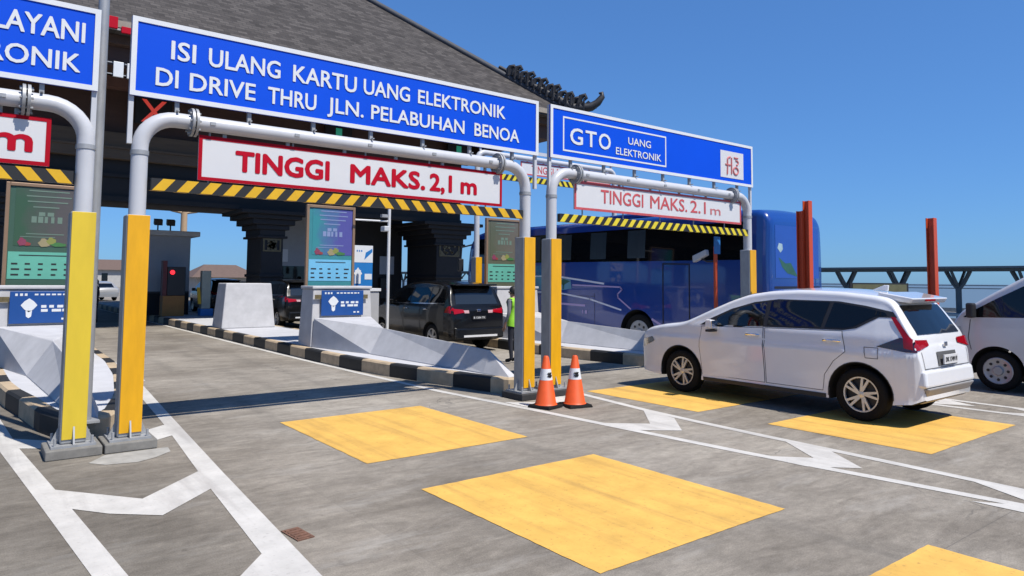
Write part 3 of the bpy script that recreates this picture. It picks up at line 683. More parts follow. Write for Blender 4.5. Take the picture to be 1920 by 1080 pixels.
# tall light pole beside the left gate
t = thing('light_pole', 'tall grey steel pole rising beside the left blue sign', 'light pole', (1.085, 9.1, 0))
MB().tube([(0, 0, 0.246), (0, 0, 9.4)], [0.062, 0.052], 14).build('pole', galv, t, smooth=40)
MB().tube([(0, 0, 9.3), (-0.5, 0, 9.75), (-1.6, 0, 9.95)], 0.035, 8).build('lamp_arm', galv, t, smooth=40)
MB().box(-2.1, -1.5, -0.14, 0.14, 9.90, 10.0).build('lamp_head', galv, t, bevel=0.03)
MB().box(-0.13, 0.13, -0.13, 0.13, 0.245, 0.27).build('base_plate', galv, t)

# taller gate for the bus lane, farther away
t = thing('height_gate', 'tall slender height gate beyond the black car over the bus lane', 'height gate', (12.2, 17.5, 0), group='pipe gates limiting vehicle height')
MB().tube([(0, 0, 1.0), (0, 0, 5.55)]+[(0.25-0.25*math.cos(a), 0, 5.55+0.25*math.sin(a)) for a in (0.4, 0.8, 1.2, 1.57)]+[(5.75, 0, 5.8)]+[(5.75+0.25*math.sin(a), 0, 5.55+0.25*math.cos(a)) for a in (0.4, 0.8, 1.2, 1.57)]+[(6.0, 0, 1.0)], 0.085, 14).build('pipe_frame', pipe_paint, t, smooth=40)
for xx in (0, 6.0):
    MB().box(xx-0.12, xx+0.12, -0.12, 0.12, 0.246 if xx == 0 else 0.0, 2.55).build('post_casing', galv, t, bevel=0.02)
    MB().box(xx-0.108, xx+0.116, -0.132, -0.122, 0.35, 2.545).build('yellow_panel', yellow_panel, t)
cb = MB(); cb.box(0.12, 5.88, -0.04, 0.04, 5.02, 5.20, 0)
for i in range(24):
    cx = 0.24+i*0.24; sg = 0.06 if i < 12 else -0.06
    cb.prism([(cx-0.06-sg, 5.02), (cx+0.06-sg, 5.02), (cx+0.06+sg, 5.20), (cx-0.06+sg, 5.20)], 'xz', -0.044, -0.0395, 1)
cb.build('clearance_bar', [chev_black, chev_lemon], t)
height_sign(13.9, 18.0, 5.27, 5.70, 'small distant height sign seen in the gap between the two blue signs', faded_red,
            [('TINGGI', 14.35, 15.3, 5.36, 5.60), ('MAKS.', 15.45, 16.4, 5.36, 5.60), ('4,2', 16.55, 17.0, 5.36, 5.60), ('m', 17.1, 17.4, 5.36, 5.60)], faded_red, 0.006, loc_y=17.5)
fs = thing('overhead_sign', 'back sign board above the distant bus lane gate', 'road sign', (12.3, 17.5, 5.9), group='blue signs above the height gates')
MB().box(0, 5.8, -0.03, 0.0, 0.05, 0.16).build('rail', pipe_paint, fs)
for xx in (0.02, 2.9, 5.75): MB().box(xx-0.03, xx+0.03, 0.002, 0.05, -0.05, 0.16).build('upright', pipe_paint, fs)

# ------------------------------------------------------------------ traffic cones
def cone(x, y, label, rz):
    t = thing('traffic_cone', label, 'traffic cone', (x, y, 0), rz, group='orange cones by the yellow posts')
    b = MB(); b.hexa([(-0.20, -0.20, 0), (0.20, -0.20, 0), (0.20, 0.20, 0), (-0.20, 0.20, 0)], [(-0.18, -0.18, 0.045), (0.18, -0.18, 0.045), (0.18, 0.18, 0.045), (-0.18, 0.18, 0.045)])
    b.build('base', rubber, t, bevel=0.012)
    def rr(z): return 0.155-(z-0.045)*0.165
    c = MB(); c.lathe([(0.17, 0.046), (rr(0.06), 0.07), (rr(0.72), 0.72), (0.03, 0.745), (0.0, 0.745)], (0, 0, 0), 'z', 24); c.build('cone_body', cone_orange, t, smooth=50)
    s = MB(); s.lathe([(rr(0.40)+0.002, 0.40), (rr(0.56)+0.002, 0.56)], (0, 0, 0), 'z', 24); s.build('reflective_band', sign_white, t, smooth=50)
    m = MB()
    for a in (-0.5, -0.25):
        A = rad(-100)+a
        for z in (0.455, 0.49): m.box(0, 0, 0, 0, 0, 0) if False else m.tube([((rr(z)+0.004)*math.cos(A+k*0.12), (rr(z)+0.004)*math.sin(A+k*0.12), z+0.02*math.sin(k*2.0)) for k in range(5)], 0.010, 5)
    m.build('stencil_mark', dark_plastic, t)
cone(6.76, 7.88, 'orange and white cone touching the yellow post, nearer the middle lane', 0.25)
cone(7.17, 7.70, 'orange and white cone standing to the right of the other cone', -0.2)

# ------------------------------------------------------------------ toll building
def building():
    t = thing('toll_building', 'large toll building with grey shingle hip roof and dark columns', 'toll building', (0, 0, 0))
    xc, ye, ze = 22.4, 24.2, 9.75; yb = 56.0; tan = math.tan(rad(39.7)); xl = -60.0
    d = (yb-ye)/2; zr = ze+d*tan
    rf = MB()
    A = (xl, ye, ze); B = (xc, ye, ze); C = (xc, yb, ze); D = (xl, yb, ze); E = (xl+d, ye+d, zr); F = (xc-d, ye+d, zr)
    th = 0.28
    rf.add([A, B, C, D, E, F]+[(p[0], p[1], p[2]-th) for p in (A, B, C, D)], [(0, 1, 5, 4), (1, 2, 5), (2, 3, 4, 5), (3, 0, 4), (0, 6, 7, 1), (1, 7, 8, 2), (2, 8, 9, 3), (3, 9, 6, 0), (6, 9, 8, 7)])
    roof = rf.build('roof', shingle_material(), t)
    # hip caps
    hp = MB()
    for P in (B, C): 
        sx = Vector(F)-Vector(P); hp.tube([Vector(P)+sx*0.02+Vector((0, 0, 0.05)), Vector(P)+sx+Vector((0, 0, 0.05))], 0.17, 8)
    hp.tube([Vector(E)+Vector((0, 0, 0.05)), Vector(F)+Vector((0, 0, 0.05))], 0.18, 8)
    hp.build('hip_cap', ridge_mat, roof, smooth=50)
    eb = MB(); eb.box(xl, xc+0.04, ye-0.045, ye-0.003, ze-0.20, ze+0.02); eb.box(xc+0.003, xc+0.045, ye, yb, ze-0.20, ze+0.02); eb.build('eave_board', edge_beige, roof)
    MB().box(xl+1, xc-0.5, ye+0.45, yb-0.5, 9.18, 9.46).build('soffit', soffit_mat, t)
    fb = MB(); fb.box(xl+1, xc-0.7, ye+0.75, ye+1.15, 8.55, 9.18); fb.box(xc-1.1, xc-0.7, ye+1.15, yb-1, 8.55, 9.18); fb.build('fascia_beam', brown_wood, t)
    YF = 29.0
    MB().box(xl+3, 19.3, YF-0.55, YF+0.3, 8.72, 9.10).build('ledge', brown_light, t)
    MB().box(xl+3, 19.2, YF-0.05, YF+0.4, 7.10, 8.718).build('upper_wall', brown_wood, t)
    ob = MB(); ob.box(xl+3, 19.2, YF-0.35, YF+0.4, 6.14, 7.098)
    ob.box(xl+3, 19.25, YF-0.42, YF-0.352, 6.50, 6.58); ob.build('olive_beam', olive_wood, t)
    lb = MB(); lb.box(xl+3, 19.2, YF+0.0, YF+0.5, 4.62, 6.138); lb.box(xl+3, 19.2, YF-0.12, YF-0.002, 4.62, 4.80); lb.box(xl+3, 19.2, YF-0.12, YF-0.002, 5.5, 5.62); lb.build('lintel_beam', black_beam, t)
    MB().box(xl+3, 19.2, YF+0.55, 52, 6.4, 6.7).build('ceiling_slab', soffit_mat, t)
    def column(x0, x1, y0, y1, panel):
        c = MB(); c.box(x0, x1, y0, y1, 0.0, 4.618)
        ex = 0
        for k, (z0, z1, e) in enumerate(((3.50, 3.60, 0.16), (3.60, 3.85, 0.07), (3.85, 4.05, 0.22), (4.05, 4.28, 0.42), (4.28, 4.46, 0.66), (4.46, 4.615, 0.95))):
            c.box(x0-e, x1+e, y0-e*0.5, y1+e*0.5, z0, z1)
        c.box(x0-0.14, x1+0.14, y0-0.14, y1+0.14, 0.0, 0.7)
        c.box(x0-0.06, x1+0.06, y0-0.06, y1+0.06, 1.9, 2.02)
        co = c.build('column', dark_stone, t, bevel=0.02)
        if panel:
            px0, px1, pz0, pz1 = panel; p = MB(); yq = y0-0.03
            p.box(px0, px1, yq, y0-0.001, pz0, pz0+0.06); p.box(px0, px1, yq, y0-0.001, pz1-0.06, pz1)
            p.box(px0, px0+0.06, yq, y0-0.001, pz0+0.06, pz1-0.06); p.box(px1-0.06, px1, yq, y0-0.001, pz0+0.06, pz1-0.06)
            cx, cz = (px0+px1)/2, (pz0+pz1)/2; rr_ = min(px1-px0, pz1-pz0)/2-0.12
            rnd = random.Random(int(x0*10))
            for k in range(26):
                a = rnd.uniform(0, 6.28); q_ = rr_*math.sqrt(rnd.uniform(0.02, 1)); s_ = rnd.uniform(0.04, 0.085)
                ux, uz = cx+q_*math.cos(a), cz+q_*math.sin(a)
                p.prism([(ux-s_, uz), (ux, uz-s_), (ux+s_, uz), (ux, uz+s_)], 'xz', yq, y0-0.001)
            for k in range(4):
                sx = (-1, 1, 1, -1)[k]; sz = (-1, -1, 1, 1)[k]
                p.prism([(cx+sx*rr_*0.85, cz+sz*rr_*0.85), (cx+sx*(rr_+0.05), cz+sz*rr_*0.6), (cx+sx*(rr_+0.05), cz+sz*(rr_+0.05)), (cx+sx*rr_*0.6, cz+sz*(rr_+0.05))], 'xz', yq, y0-0.001)
            p.build('carved_panel', gold_carve, co)
    column(-0.7, 0.85, YF-0.25, YF+2.0, (-0.5, 0.66, 2.9, 4.6-0.2-0.25))
    column(9.35, 10.25, YF-0.25, YF+1.6, (9.42, 10.16, 2.95, 3.48))
    column(17.7, 19.15, YF-0.25, YF+2.6, (17.85, 19.0, 2.98, 4.55-0.75+0.3))
    for xx in (-8.6, -17): column(xx, xx+1.2, YF-0.25, YF+1.8, None)
    for xx in (14.0, 26.0-8.3, 1.0): column(xx, xx+1.0, 48, 49.5, None) if xx > 17 or xx == 1.0 else None
    return t
building()
# hanging white letters and red letters below the eave: stand-ins for the half hidden name sign
t = thing('building_sign', 'white raised lettering on rails half hidden behind the blue sign', 'sign', (1.9, 24.5, 8.05))
r_ = MB(); r_.box(0.0, 6.5, 0.02, 0.06, 0.10, 0.13); r_.box(0.0, 6.5, 0.02, 0.06, 0.46, 0.49); r_.build('rail', galv, t)
r_ = MB()
for k in range(7): r_.box(0.1+k*1.0, 0.13+k*1.0, 0.062, 0.09, 0.0, 0.56)
r_.build('hanger', black_beam, t)
for (x0, x1, z0, z1) in ((0.45, 0.72, 0.0, 0.16), (1.34, 1.62, 0.02, 0.50), (1.72, 1.98, 0.02, 0.50), (2.3, 2.55, 0.02, 0.50), (2.7, 2.95, 0.02, 0.50)):
    MB().box(x0, x1, -0.06, 0.018, z0, z1).build('raised_letter', sign_white, t, bevel=0.01)
t = thing('building_sign', 'faded red raised shapes on the roof edge above the blue sign', 'sign', (2.2, 24.05, 9.35))
for (x0, x1, z0, z1) in ((0.05, 0.45, 0.12, 0.46), (0.50, 0.70, 0.02, 0.42), (0.74, 1.05, 0.10, 0.46), (1.15, 1.5, 0.0, 0.2), (2.10, 2.40, 0.16, 0.52), (2.44, 2.56, 0.10, 0.44), (3.1, 3.5, 0.0, 0.3)):
    MB().box(x0, x1, -0.06, 0.02, z0, z1).build('raised_letter', letter_red, t, bevel=0.01)
MB().box(0.0, 4.0, 0.021, 0.06, 0.08, 0.14).build('rail', galv, t)

# carved ornament on the roof corner
def ornament():
    t = thing('roof_ornament', 'dark curling carved ornament on the roof corner', 'roof ornament', (22.4, 24.2, 9.85))
    dv = Vector((1, -1, 0)).normalized(); up = Vector((0, 0, 1))
    def P(s, z): return dv*s+up*z
    base = MB(); path = [P(-3.6+k*0.3, 0.20+max(0, -(-3.6+k*0.3))*0.59) for k in range(12)]+[P(-0.1, 0.22), P(0.4, 0.20), P(0.85, 0.26), P(1.15, 0.46), P(1.36, 0.74), P(1.34, 0.92), P(1.20, 0.90)]
    rr = [0.10+0.012*k for k in range(12)]+[0.24, 0.24, 0.21, 0.18, 0.14, 0.10, 0.05]
    base.tube(path, rr, 8); base.build('spine', ornament_mat, t, smooth=50)
    rnd = random.Random(11)
    fin = []
    n = 46
    for k in range(n+1):
        q = -3.1+k*(4.1/n); fin.append((q, 0.05+max(0, -q)*0.59+0.22+0.16*abs(math.sin(k*1.05))+0.10*math.sin(k*2.7)+(0.0 if q < 0 else q*0.12)))
    pts = [(-3.1, 1.8)]+fin+[(1.1, 0.2), (0.0, 0.0)]
    fb = MB(); o_ = Vector((0.09, 0.09, 0)); fb.hexa([P(a_, b_)-o_ for a_, b_ in pts], [P(a_, b_)+o_ for a_, b_ in pts]); fb.build('crest', ornament_mat, t)
    for k in range(12):
        s = -3.0+k*0.31; zb = 0.10+max(0, -s)*0.59; h = 0.50+0.14*(k % 2)+0.02*min(k, 7)
        c = MB(); jx = rnd.uniform(-0.05, 0.05)
        c.tube([P(s-0.12, zb-0.12), P(s-0.18, zb+h*0.45), P(s-0.04+jx, zb+h*0.85), P(s+0.14, zb+h*0.95), P(s+0.21, zb+h*0.75), P(s+0.11, zb+h*0.62)], [0.16, 0.16, 0.13, 0.10, 0.08, 0.05], 7)
        c.tube([P(s+0.14, zb-0.12), P(s+0.18, zb+h*0.30), P(s+0.30, zb+h*0.50), P(s+0.38, zb+h*0.30)], [0.13, 0.12, 0.09, 0.04], 7)
        for q in range(4):
            dx = (q-1.5)*0.11; sd = 1 if q % 2 else -1
            c.tube([P(s+dx, zb)+Vector((0.10, 0.10, 0))*sd, P(s+dx+0.05, zb+h*rnd.uniform(0.4, 0.8))+Vector((0.17, 0.17, 0))*sd], [0.09, 0.03], 6)
        c.build('scroll', ornament_mat, t, smooth=50)
ornament()

# lane signals on the facade
def signal(x, kind, label):
    t = thing('lane_signal', label, 'lane signal', (x, 28.60, 8.0), group='lane signals on the toll building')
    MB().box(-0.62, 0.62, -0.16, 0.0, -0.50, 0.50).build('housing', black_beam, t, bevel=0.02)
    m = MB()
    if kind == 'x':
        for s in (1, -1): m.prism([(-0.42, -0.42*s), (-0.26, -0.42*s), (0.42, 0.42*s), (0.26, 0.42*s)], 'xz', -0.175-0.004*(s > 0), -0.162)
        m.build('red_cross', signal_red, t)
    else:
        m.prism([(0, -0.40), (0.32, 0.0), (0.14, 0.0), (0.14, 0.40), (-0.14, 0.40), (-0.14, 0.0), (-0.32, 0.0)], 'xz', -0.175, -0.162); m.build('green_arrow', signal_green, t)
    h = MB(); h.box(-0.66, 0.66, -0.40, -0.161, 0.502, 0.53); h.build('visor', black_beam, t)
signal(5.15, 'x', 'lane signal with a red cross above the middle lane')
signal(12.45, 'g', 'lane signal with a green arrow behind the middle of the long blue sign')
signal(19.0-0.3, 'g', 'lane signal with a green arrow near the right end of the long blue sign')

# ------------------------------------------------------------------ booths and lane equipment
t = thing('toll_booth', 'tall grey toll booth with flat overhanging roof in the shade', 'toll booth', (6.85, 33.0, 0.246))
MB().box(-0.98, 0.80, 0, 3.2, 0, 3.40).build('wall', booth_grey, t)
MB().box(-1.15, 1.12, -0.30, 3.5, 3.402, 3.62).build('roof', booth_pale, t, bevel=0.02)
MB().box(-1.0, 0.82, -0.015, -0.002, 0.95, 1.0).build('trim', dark_plastic, t)
MB().box(-0.99, -0.981, 0.5, 2.6, 1.1, 2.1).build('window', dark_glass, t)
MB().box(0.801, 0.81, 0.5, 2.6, 1.1, 2.1).build('window', dark_glass, t)
MB().box(-1.0, 0.80, -0.012, -0.002, 0.0, 0.94).build('plinth', black_beam, t)
for (x, lab) in ((6.35, 'dark floodlight on the booth roof, left of the pair'), (6.85, 'dark floodlight on the booth roof, right of the pair')):
    c = thing('floodlight', lab, 'floodlight', (x, 33.2, 3.87), group='floodlights on the booth roof')
    MB().tube([(0, 0, 0), (0, 0, 0.35)], 0.03, 8).build('stand', dark_plastic, c)
    MB().hexa([(-0.16, -0.12, 0.22), (0.16, -0.12, 0.22), (0.16, 0.10, 0.30), (-0.16, 0.10, 0.30)], [(-0.16, -0.16, 0.46), (0.16, -0.16, 0.46), (0.16, 0.06, 0.52), (-0.16, 0.06, 0.52)]).build('lamp_head', dark_plastic, c)
t = thing('payment_terminal', 'orange payment terminal with black face and round red lamp', 'payment terminal', (6.75, 31.6, 0.246))
MB().box(-0.42, 0.42, 0, 0.6, 0, 0.85).build('cabinet', orange_cab, t, bevel=0.02)
MB().box(-0.26, 0.44, 0.02, 0.5, 0.852, 2.05).build('reader', dark_plastic, t, bevel=0.02)
MB().lathe([(0, 0), (0.09, 0), (0.09, -0.03), (0, -0.035)], (-0.08, 0.018, 1.82), 'y', 16).build('red_lamp', lamp_red, t)
MB().box(-0.44, -0.28, 0.02, 0.4, 0.852, 2.3).build('post', M('dark_red_post', (0.14, 0.02, 0.02), 0.5), t)
t = thing('barrier_machine', 'pale striped barrier machine with blue foot beside the orange terminal', 'barrier machine', (7.95, 31.4, 0.246))
MB().box(-0.16, 0.20, 0, 0.35, 0.30, 1.9).build('cabinet', M('cabinet_pale', (0.50, 0.52, 0.42), 0.5, var=0.25, scale=3), t, bevel=0.02)
MB().box(-0.2, 0.32, -0.05, 0.4, 0, 0.298).build('foot', info_bright, t, bevel=0.02)
MB().hexa([(-0.30, -0.02, 0.5), (-0.17, -0.02, 0.5), (-0.17, 0.02, 0.5), (-0.30, 0.02, 0.5)], [(-0.36, -0.02, 1.2), (-0.24, -0.02, 1.2), (-0.24, 0.02, 1.2), (-0.36, 0.02, 1.2)]).build('arm_stub', chev_yellow, t)
# second booth behind the middle board
t = thing('toll_booth', 'grey toll booth with blue white window band behind the poster board', 'toll booth', (12.3, 33.0, 0.246))
MB().box(-0.95, 0.95, 0, 3.2, 0, 4.6).build('wall', booth_grey, t)
MB().box(-1.1, 1.1, -0.3, 3.5, 4.602, 4.8).build('roof', booth_pale, t, bevel=0.02)
MB().box(-0.96, -0.951, 0.4, 2.6, 1.1, 2.2).build('window', dark_glass, t)
MB().box(-0.90, 0.90, -0.012, -0.002, 1.1, 2.2).build('window', dark_glass, t)
MB().box(-1.0, -0.3, -0.03, -0.002, 2.4, 3.0).build('notice', sign_white, t)
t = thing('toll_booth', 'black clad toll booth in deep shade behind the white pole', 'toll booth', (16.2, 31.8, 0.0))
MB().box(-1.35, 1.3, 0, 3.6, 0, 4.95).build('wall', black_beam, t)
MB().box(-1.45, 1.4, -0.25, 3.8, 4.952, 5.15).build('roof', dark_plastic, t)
MB().box(0.05, 0.85, -0.02, -0.002, 2.1, 3.0).build('window', booth_grey, t)
MB().box(0.0, 0.62, -0.25, -0.021, 0.9, 1.9).build('reader', dark_plastic, t)
MB().lathe([(0, 0), (0.07, 0), (0.07, -0.03), (0, -0.035)], (0.35, -0.252, 1.35), 'y', 14).build('red_lamp', letter_red, t)
# white pedestal, banner and camera pole right of the middle barrier
t = thing('equipment_cabinet', 'low white cabinet with yellow bracket behind the middle barrier', 'cabinet', (8.05, 16.95, 0.246))
MB().box(0, 0.62, 0, 0.6, 0, 1.28).build('cabinet', M('cabinet_grey', (0.42, 0.42, 0.43), 0.6), t, bevel=0.015)
MB().box(-0.03, 0.66, -0.03, 0.63, 1.282, 1.36).build('cover', white_paint, t, bevel=0.01)
yb_ = MB(); yb_.box(-0.32, -0.002, -0.02, 0.10, 1.18, 1.26); yb_.box(-0.32, -0.22, -0.02, 0.10, 0.85, 1.178); yb_.build('bracket', chev_yellow, t)
t = thing('banner', 'white and blue payment banner standing beside a white pole', 'banner', (8.42, 18.2, 0.0))
MB().box(0, 0.66, 0, 0.03, 1.60, 2.80).build('cloth', info_bright, t)
MB().box(0.0, 0.66, -0.004, -0.001, 2.32, 2.80).build('white_field', sign_white, t)
pm = MB(); pm.box(0.12, 0.30, -0.008, -0.0015, 1.72, 2.10); pm.prism([(0.08, 2.0), (0.21, 2.18), (0.34, 2.0), (0.21, 1.9)], 'xz', -0.010, -0.0085)
pm.box(0.42, 0.64, -0.006, -0.0015, 1.84, 2.0); pm.build('print', sign_white, t)
pm = MB(); bars(pm, 0.16, 0.36, 2.62, 0.05, -0.0045, 3, seed=4); pm.prism([(0.40, 2.40), (0.64, 2.62), (0.64, 2.72), (0.44, 2.60)], 'xz', -0.008, -0.0045); pm.build('artwork', info_bright, t)
MB().tube([(0.05, 0.06, 0.246), (0.05, 0.06, 1.62)], 0.02, 8).build('stand', galv, t)
MB().tube([(0.6, 0.06, 0.246-0.246), (0.6, 0.06, 1.62)], 0.02, 8).build('stand', galv, t)
t = thing('camera_pole', 'thin white pole with a cross arm and camera behind the middle barrier', 'camera pole', (8.95, 17.0, 0.0))
MB().tube([(0, 0, 0), (0, 0, 4.0)], 0.042, 10).build('pole', white_paint, t, smooth=40)
MB().tube([(0, 0, 3.42), (-0.95, 0.1, 3.42)], 0.024, 8).build('arm', white_paint, t, smooth=40)
MB().box(-0.20, -0.05, -0.12, 0.12, 3.14, 3.28).build('camera', booth_pale, t, bevel=0.02)
MB().box(-0.24, -0.05, -0.06, 0.06, 3.52, 3.60).build('bracket', galv, t)

# ------------------------------------------------------------------ vehicles
def lin(tab, x):
    if x <= tab[0][0]: return tab[0][1]
    for (a, va), (b_, vb) in zip(tab, tab[1:]):
        if x <= b_: return va+(vb-va)*(x-a)/(b_-a)
    return tab[-1][1]

class Body:
    """lofted vehicle shell: y from 0 (rear) to L (front), x to both sides"""
    def __init__(s, L, zt, zb, hw, plan, wheels, r=0.09, crown=0.04, smooth=0.06, hs=0.05):
        s.hs = hs
        s.L, s.zt_, s.zb_, s.hw_, s.plan, s.wheels, s.r, s.crown, s.sm = L, zt, zb, hw, plan, wheels, r, crown, smooth
    def zt(s, y):
        d = s.sm
        if y < 0.02 or y > s.L-0.02: d = 0.0
        else: d = min(d, y, s.L-y)
        return sum(lin(s.zt_, y+k*d/2) for k in (-2, -1, 0, 1, 2))/5
    def zb0(s, y): return lin(s.zb_, y)
    def zb(s, y):
        z = s.zb0(y)
        for (yc, zc, R) in s.wheels:
            if abs(y-yc) < R: z = max(z, zc+math.sqrt(R*R-(y-yc)**2))
        return min(z, s.zt(y)-0.05)
    def hw0(s, y, z):
        d = s.hs
        w_ = sum(lin(s.hw_, z+k*d/2) for k in (-2, -1, 0, 1, 2))/5
        k = lin(s.plan, y)
        return w_*k
    def rs(s, y): return min(s.r, (s.zt(y)-s.zb0(y))*0.4)
    def xs(s, y, z):
        r = s.rs(y); zt = s.zt(y)
        if z <= zt-r: return s.hw0(y, z)
        q = min(1.0, (z-(zt-r))/r); x0 = s.hw0(y, zt-r)
        return x0-r+r*math.sqrt(max(0.0, 1-q*q))
    def ztop(s, y, x):
        x0 = max(0.05, s.hw0(y, s.zt(y)-s.rs(y))-s.rs(y)); q = min(1.0, abs(x)/x0)
        return s.zt(y)+s.crown*(1-q*q)
    def ytail(s, z, x=0.0):
        y = 0.0
        while y < 1.2 and (s.ztop(y, x) < z or s.hw0(y, min(z, s.zt(y)-s.rs(y))) < abs(x)): y += 0.003
        return y
    def shell(s, name, mats, parent, holes=(), lower=None):
        ys = set()
        n = int(s.L/0.06)
        for k in range(n+1): ys.add(round(s.L*k/n, 4))
        for e in (0.0, s.L):
            for k in range(9):
                d = 0.16*(1-math.cos(k/8*math.pi/2)); ys.add(round(abs(e-d), 4))
        for (yc, zc, R) in s.wheels:
            for k in range(25):
                ys.add(round(yc+R*math.cos(k/24*math.pi), 4))
            ys.add(round(yc-R-0.002, 4)); ys.add(round(yc+R+0.002, 4))
        for k in range(40): ys.add(round(0.5*k/40, 4))
        ys = sorted(y for y in ys if 0 <= y <= s.L)
        mb = MB(); NS, NR, NT = 16, 6, 7
        def ring(y):
            zb, zt, r = s.zb(y), s.zt(y), s.rs(y); out = []
            zk = zt-r
            if zk <= zb+0.005: zk = zb+0.005
            out.append((0.0, zb)); out.append((s.hw0(y, zb)*0.93, zb))
            for k in range(NS+1):
                z = zb+0.012+(zk-zb-0.012)*k/NS; out.append((s.hw0(y, z), z))
            x0 = s.hw0(y, zk)
            for k in range(1, NR+1):
                a = k/NR*math.pi/2; out.append((x0-r+r*math.cos(a), zk+(zt-zk)*math.sin(a)))
            for k in range(1, NT+1):
                x = (x0-r)*(1-k/NT); out.append((x, s.ztop(y, x)))
            return out
        rings = [ring(y) for y in ys]; H = len(rings[0]); full = []
        for y, rg in zip(ys, rings):
            full.append([(x, y, z) for x, z in rg]+[(-x, y, z) for x, z in rg[-2:0:-1]])
        N = len(full[0])
        for rg in full: mb.v += rg
        def inside(p, poly):
            c = False; j = len(poly)-1
            for i in range(len(poly)):
                if (poly[i][1] > p[1]) != (poly[j][1] > p[1]) and p[0] < (poly[j][0]-poly[i][0])*(p[1]-poly[i][1])/(poly[j][1]-poly[i][1])+poly[i][0]: c = not c
                j = i
            return c
        for i in range(len(ys)-1):
            for j in range(N):
                a, b_, c, d = i*N+j, i*N+(j+1) % N, (i+1)*N+(j+1) % N, (i+1)*N+j
                jj = j if j < H-1 else N-1-j
                mi = 1 if jj < 2 else 0
                if holes and 2 <= jj < 2+NS+NR:
                    cy_ = sum(mb.v[q][1] for q in (a, b_, c, d))/4; cz_ = sum(mb.v[q][2] for q in (a, b_, c, d))/4
                    if any(inside((cy_, cz_), h_) for h_ in holes): continue
                if lower and mi == 0 and sum(mb.v[q][2] for q in (a, b_, c, d))/4 < lower: mi = 2
                mb.f.append([a, b_, c, d]); mb.m.append(mi)
        mb.f.append(list(range(N))[::-1]); mb.m.append(0); mb.f.append(list(range((len(ys)-1)*N, len(ys)*N))); mb.m.append(0)
        return mb.build(name, mats, parent, smooth=38)
    def patch(s, name, polys, mat, parent, off=0.006, side=-1, step=0.07, where='side', thick=0.0):
        me = bpy.data.meshes.new(name); bm = bmesh.new()
        for poly in (polys if isinstance(polys[0][0], (tuple, list)) else [polys]):
            vs = [bm.verts.new((p[0], p[1], 0)) for p in poly]; bm.faces.new(vs)
        for ax in (0, 1):
            lo = min(v.co[ax] for v in bm.verts); hi = max(v.co[ax] for v in bm.verts); c = lo+step
            while c < hi-0.005:
                co = [0, 0, 0]; co[ax] = c; no = [0, 0, 0]; no[ax] = 1
                bmesh.ops.bisect_plane(bm, geom=bm.verts[:]+bm.edges[:]+bm.faces[:], plane_co=co, plane_no=no); c += step
        for v in bm.verts:
            a, b_ = v.co.x, v.co.y
            if where == 'side': v.co = (side*(s.xs(a, b_)+off), a, b_)
            elif where == 'tail': v.co = (a, s.ytail(b_, a)-off, b_)
            elif where == 'top': v.co = (a, b_, s.ztop(b_, a)+off)
            elif where == 'nose': v.co = (a, s.L+off, b_)
        bmesh.ops.recalc_face_normals(bm, faces=bm.faces); bm.to_mesh(me); bm.free()
        me.polygons.foreach_set('use_smooth', [True]*len(me.polygons))
        me.materials.append(mat); o = bpy.data.objects.new(name, me); COL.objects.link(o); o.parent = parent
        if thick:
            so_ = o.modifiers.new('solid', 'SOLIDIFY'); so_.thickness = thick; so_.offset = 0
        return o
    def wheel(s, parent, yc, zc, r, side, rim_mat, style='alloy', inset=0.02, width=0.215):
        x = side*(s.hw0(yc, zc+0.1)-inset)
        w_ = thing_part('wheel', parent)
        t_ = MB(); ri = r*0.66
        xo = x; xi = x-side*width
        h = side
        t_.lathe([(ri, -h*0.012), (ri+0.02, 0.0), (r-0.03, 0.0), (r-0.008, -h*0.018), (r, -h*0.05), (r, -h*(width-0.05)), (r-0.03, -h*width), (ri, -h*width)], (x, yc, zc), 'x', 40)
        t_.build('tyre', rubber, w_, smooth=40)
        b_ = MB(); b_.lathe([(0, -h*0.075), (ri*0.98, -h*0.075), (ri, -h*0.012)], (x, yc, zc), 'x', 36); b_.build('rim_back', dark_plastic if style != 'steel' else rim_mat, w_, smooth=40)
        rm = MB()
        if style == 'alloy':
            rm.lathe([(ri*0.90, -h*0.03), (ri*0.93, -h*0.008), (ri*1.0, -h*0.006), (ri*1.0, -h*0.03)], (x, yc, zc), 'x', 40)
            for k in range(5):
                a0 = 2*math.pi*k/5+0.3
                for sg in (-1, 1):
                    da = 0.155*sg; A0 = a0+da*0.6; A1 = a0+da*1.2+0.30; wd = 0.032*r/0.35
                    p0 = Vector((math.cos(A0), math.sin(A0)))*ri*0.14; p1 = Vector((math.cos(A1), math.sin(A1)))*ri*0.95
                    t2 = (p1-p0).normalized(); n2 = Vector((-t2.y, t2.x))*wd*0.5
                    q = [p0-n2*1.2, p1-n2*0.9, p1+n2*0.9, p0+n2*1.2]
                    rm.hexa([(x-h*0.050, yc+v.x, zc+v.y) for v in q], [(x-h*(0.020 if i in (0, 3) else 0.010), yc+v.x, zc+v.y) for i, v in enumerate(q)])
            rm.lathe([(0, -h*0.012), (ri*0.17, -h*0.016), (ri*0.2, -h*0.05)], (x, yc, zc), 'x', 20)
        else:
            rm.lathe([(0, -h*0.0), (ri*0.30, -h*0.0), (ri*0.36, -h*0.03), (ri*0.5, -h*0.035), (ri*0.85, -h*0.012), (ri*0.95, -h*0.004), (ri, -h*0.01)], (x, yc, zc), 'x', 36)
        rm.build('rim', rim_mat, w_, smooth=35)
        if style != 'alloy':
            hl = MB()
            for k in range(8):
                a = 2*math.pi*k/8; hl.lathe([(0, 0), (ri*0.11, 0)], (x-h*0.018+h*0.004, yc+ri*0.66*math.cos(a), zc+ri*0.66*math.sin(a)), 'x', 12)
            hl.build('rim_hole', dark_plastic, w_)
        return w_

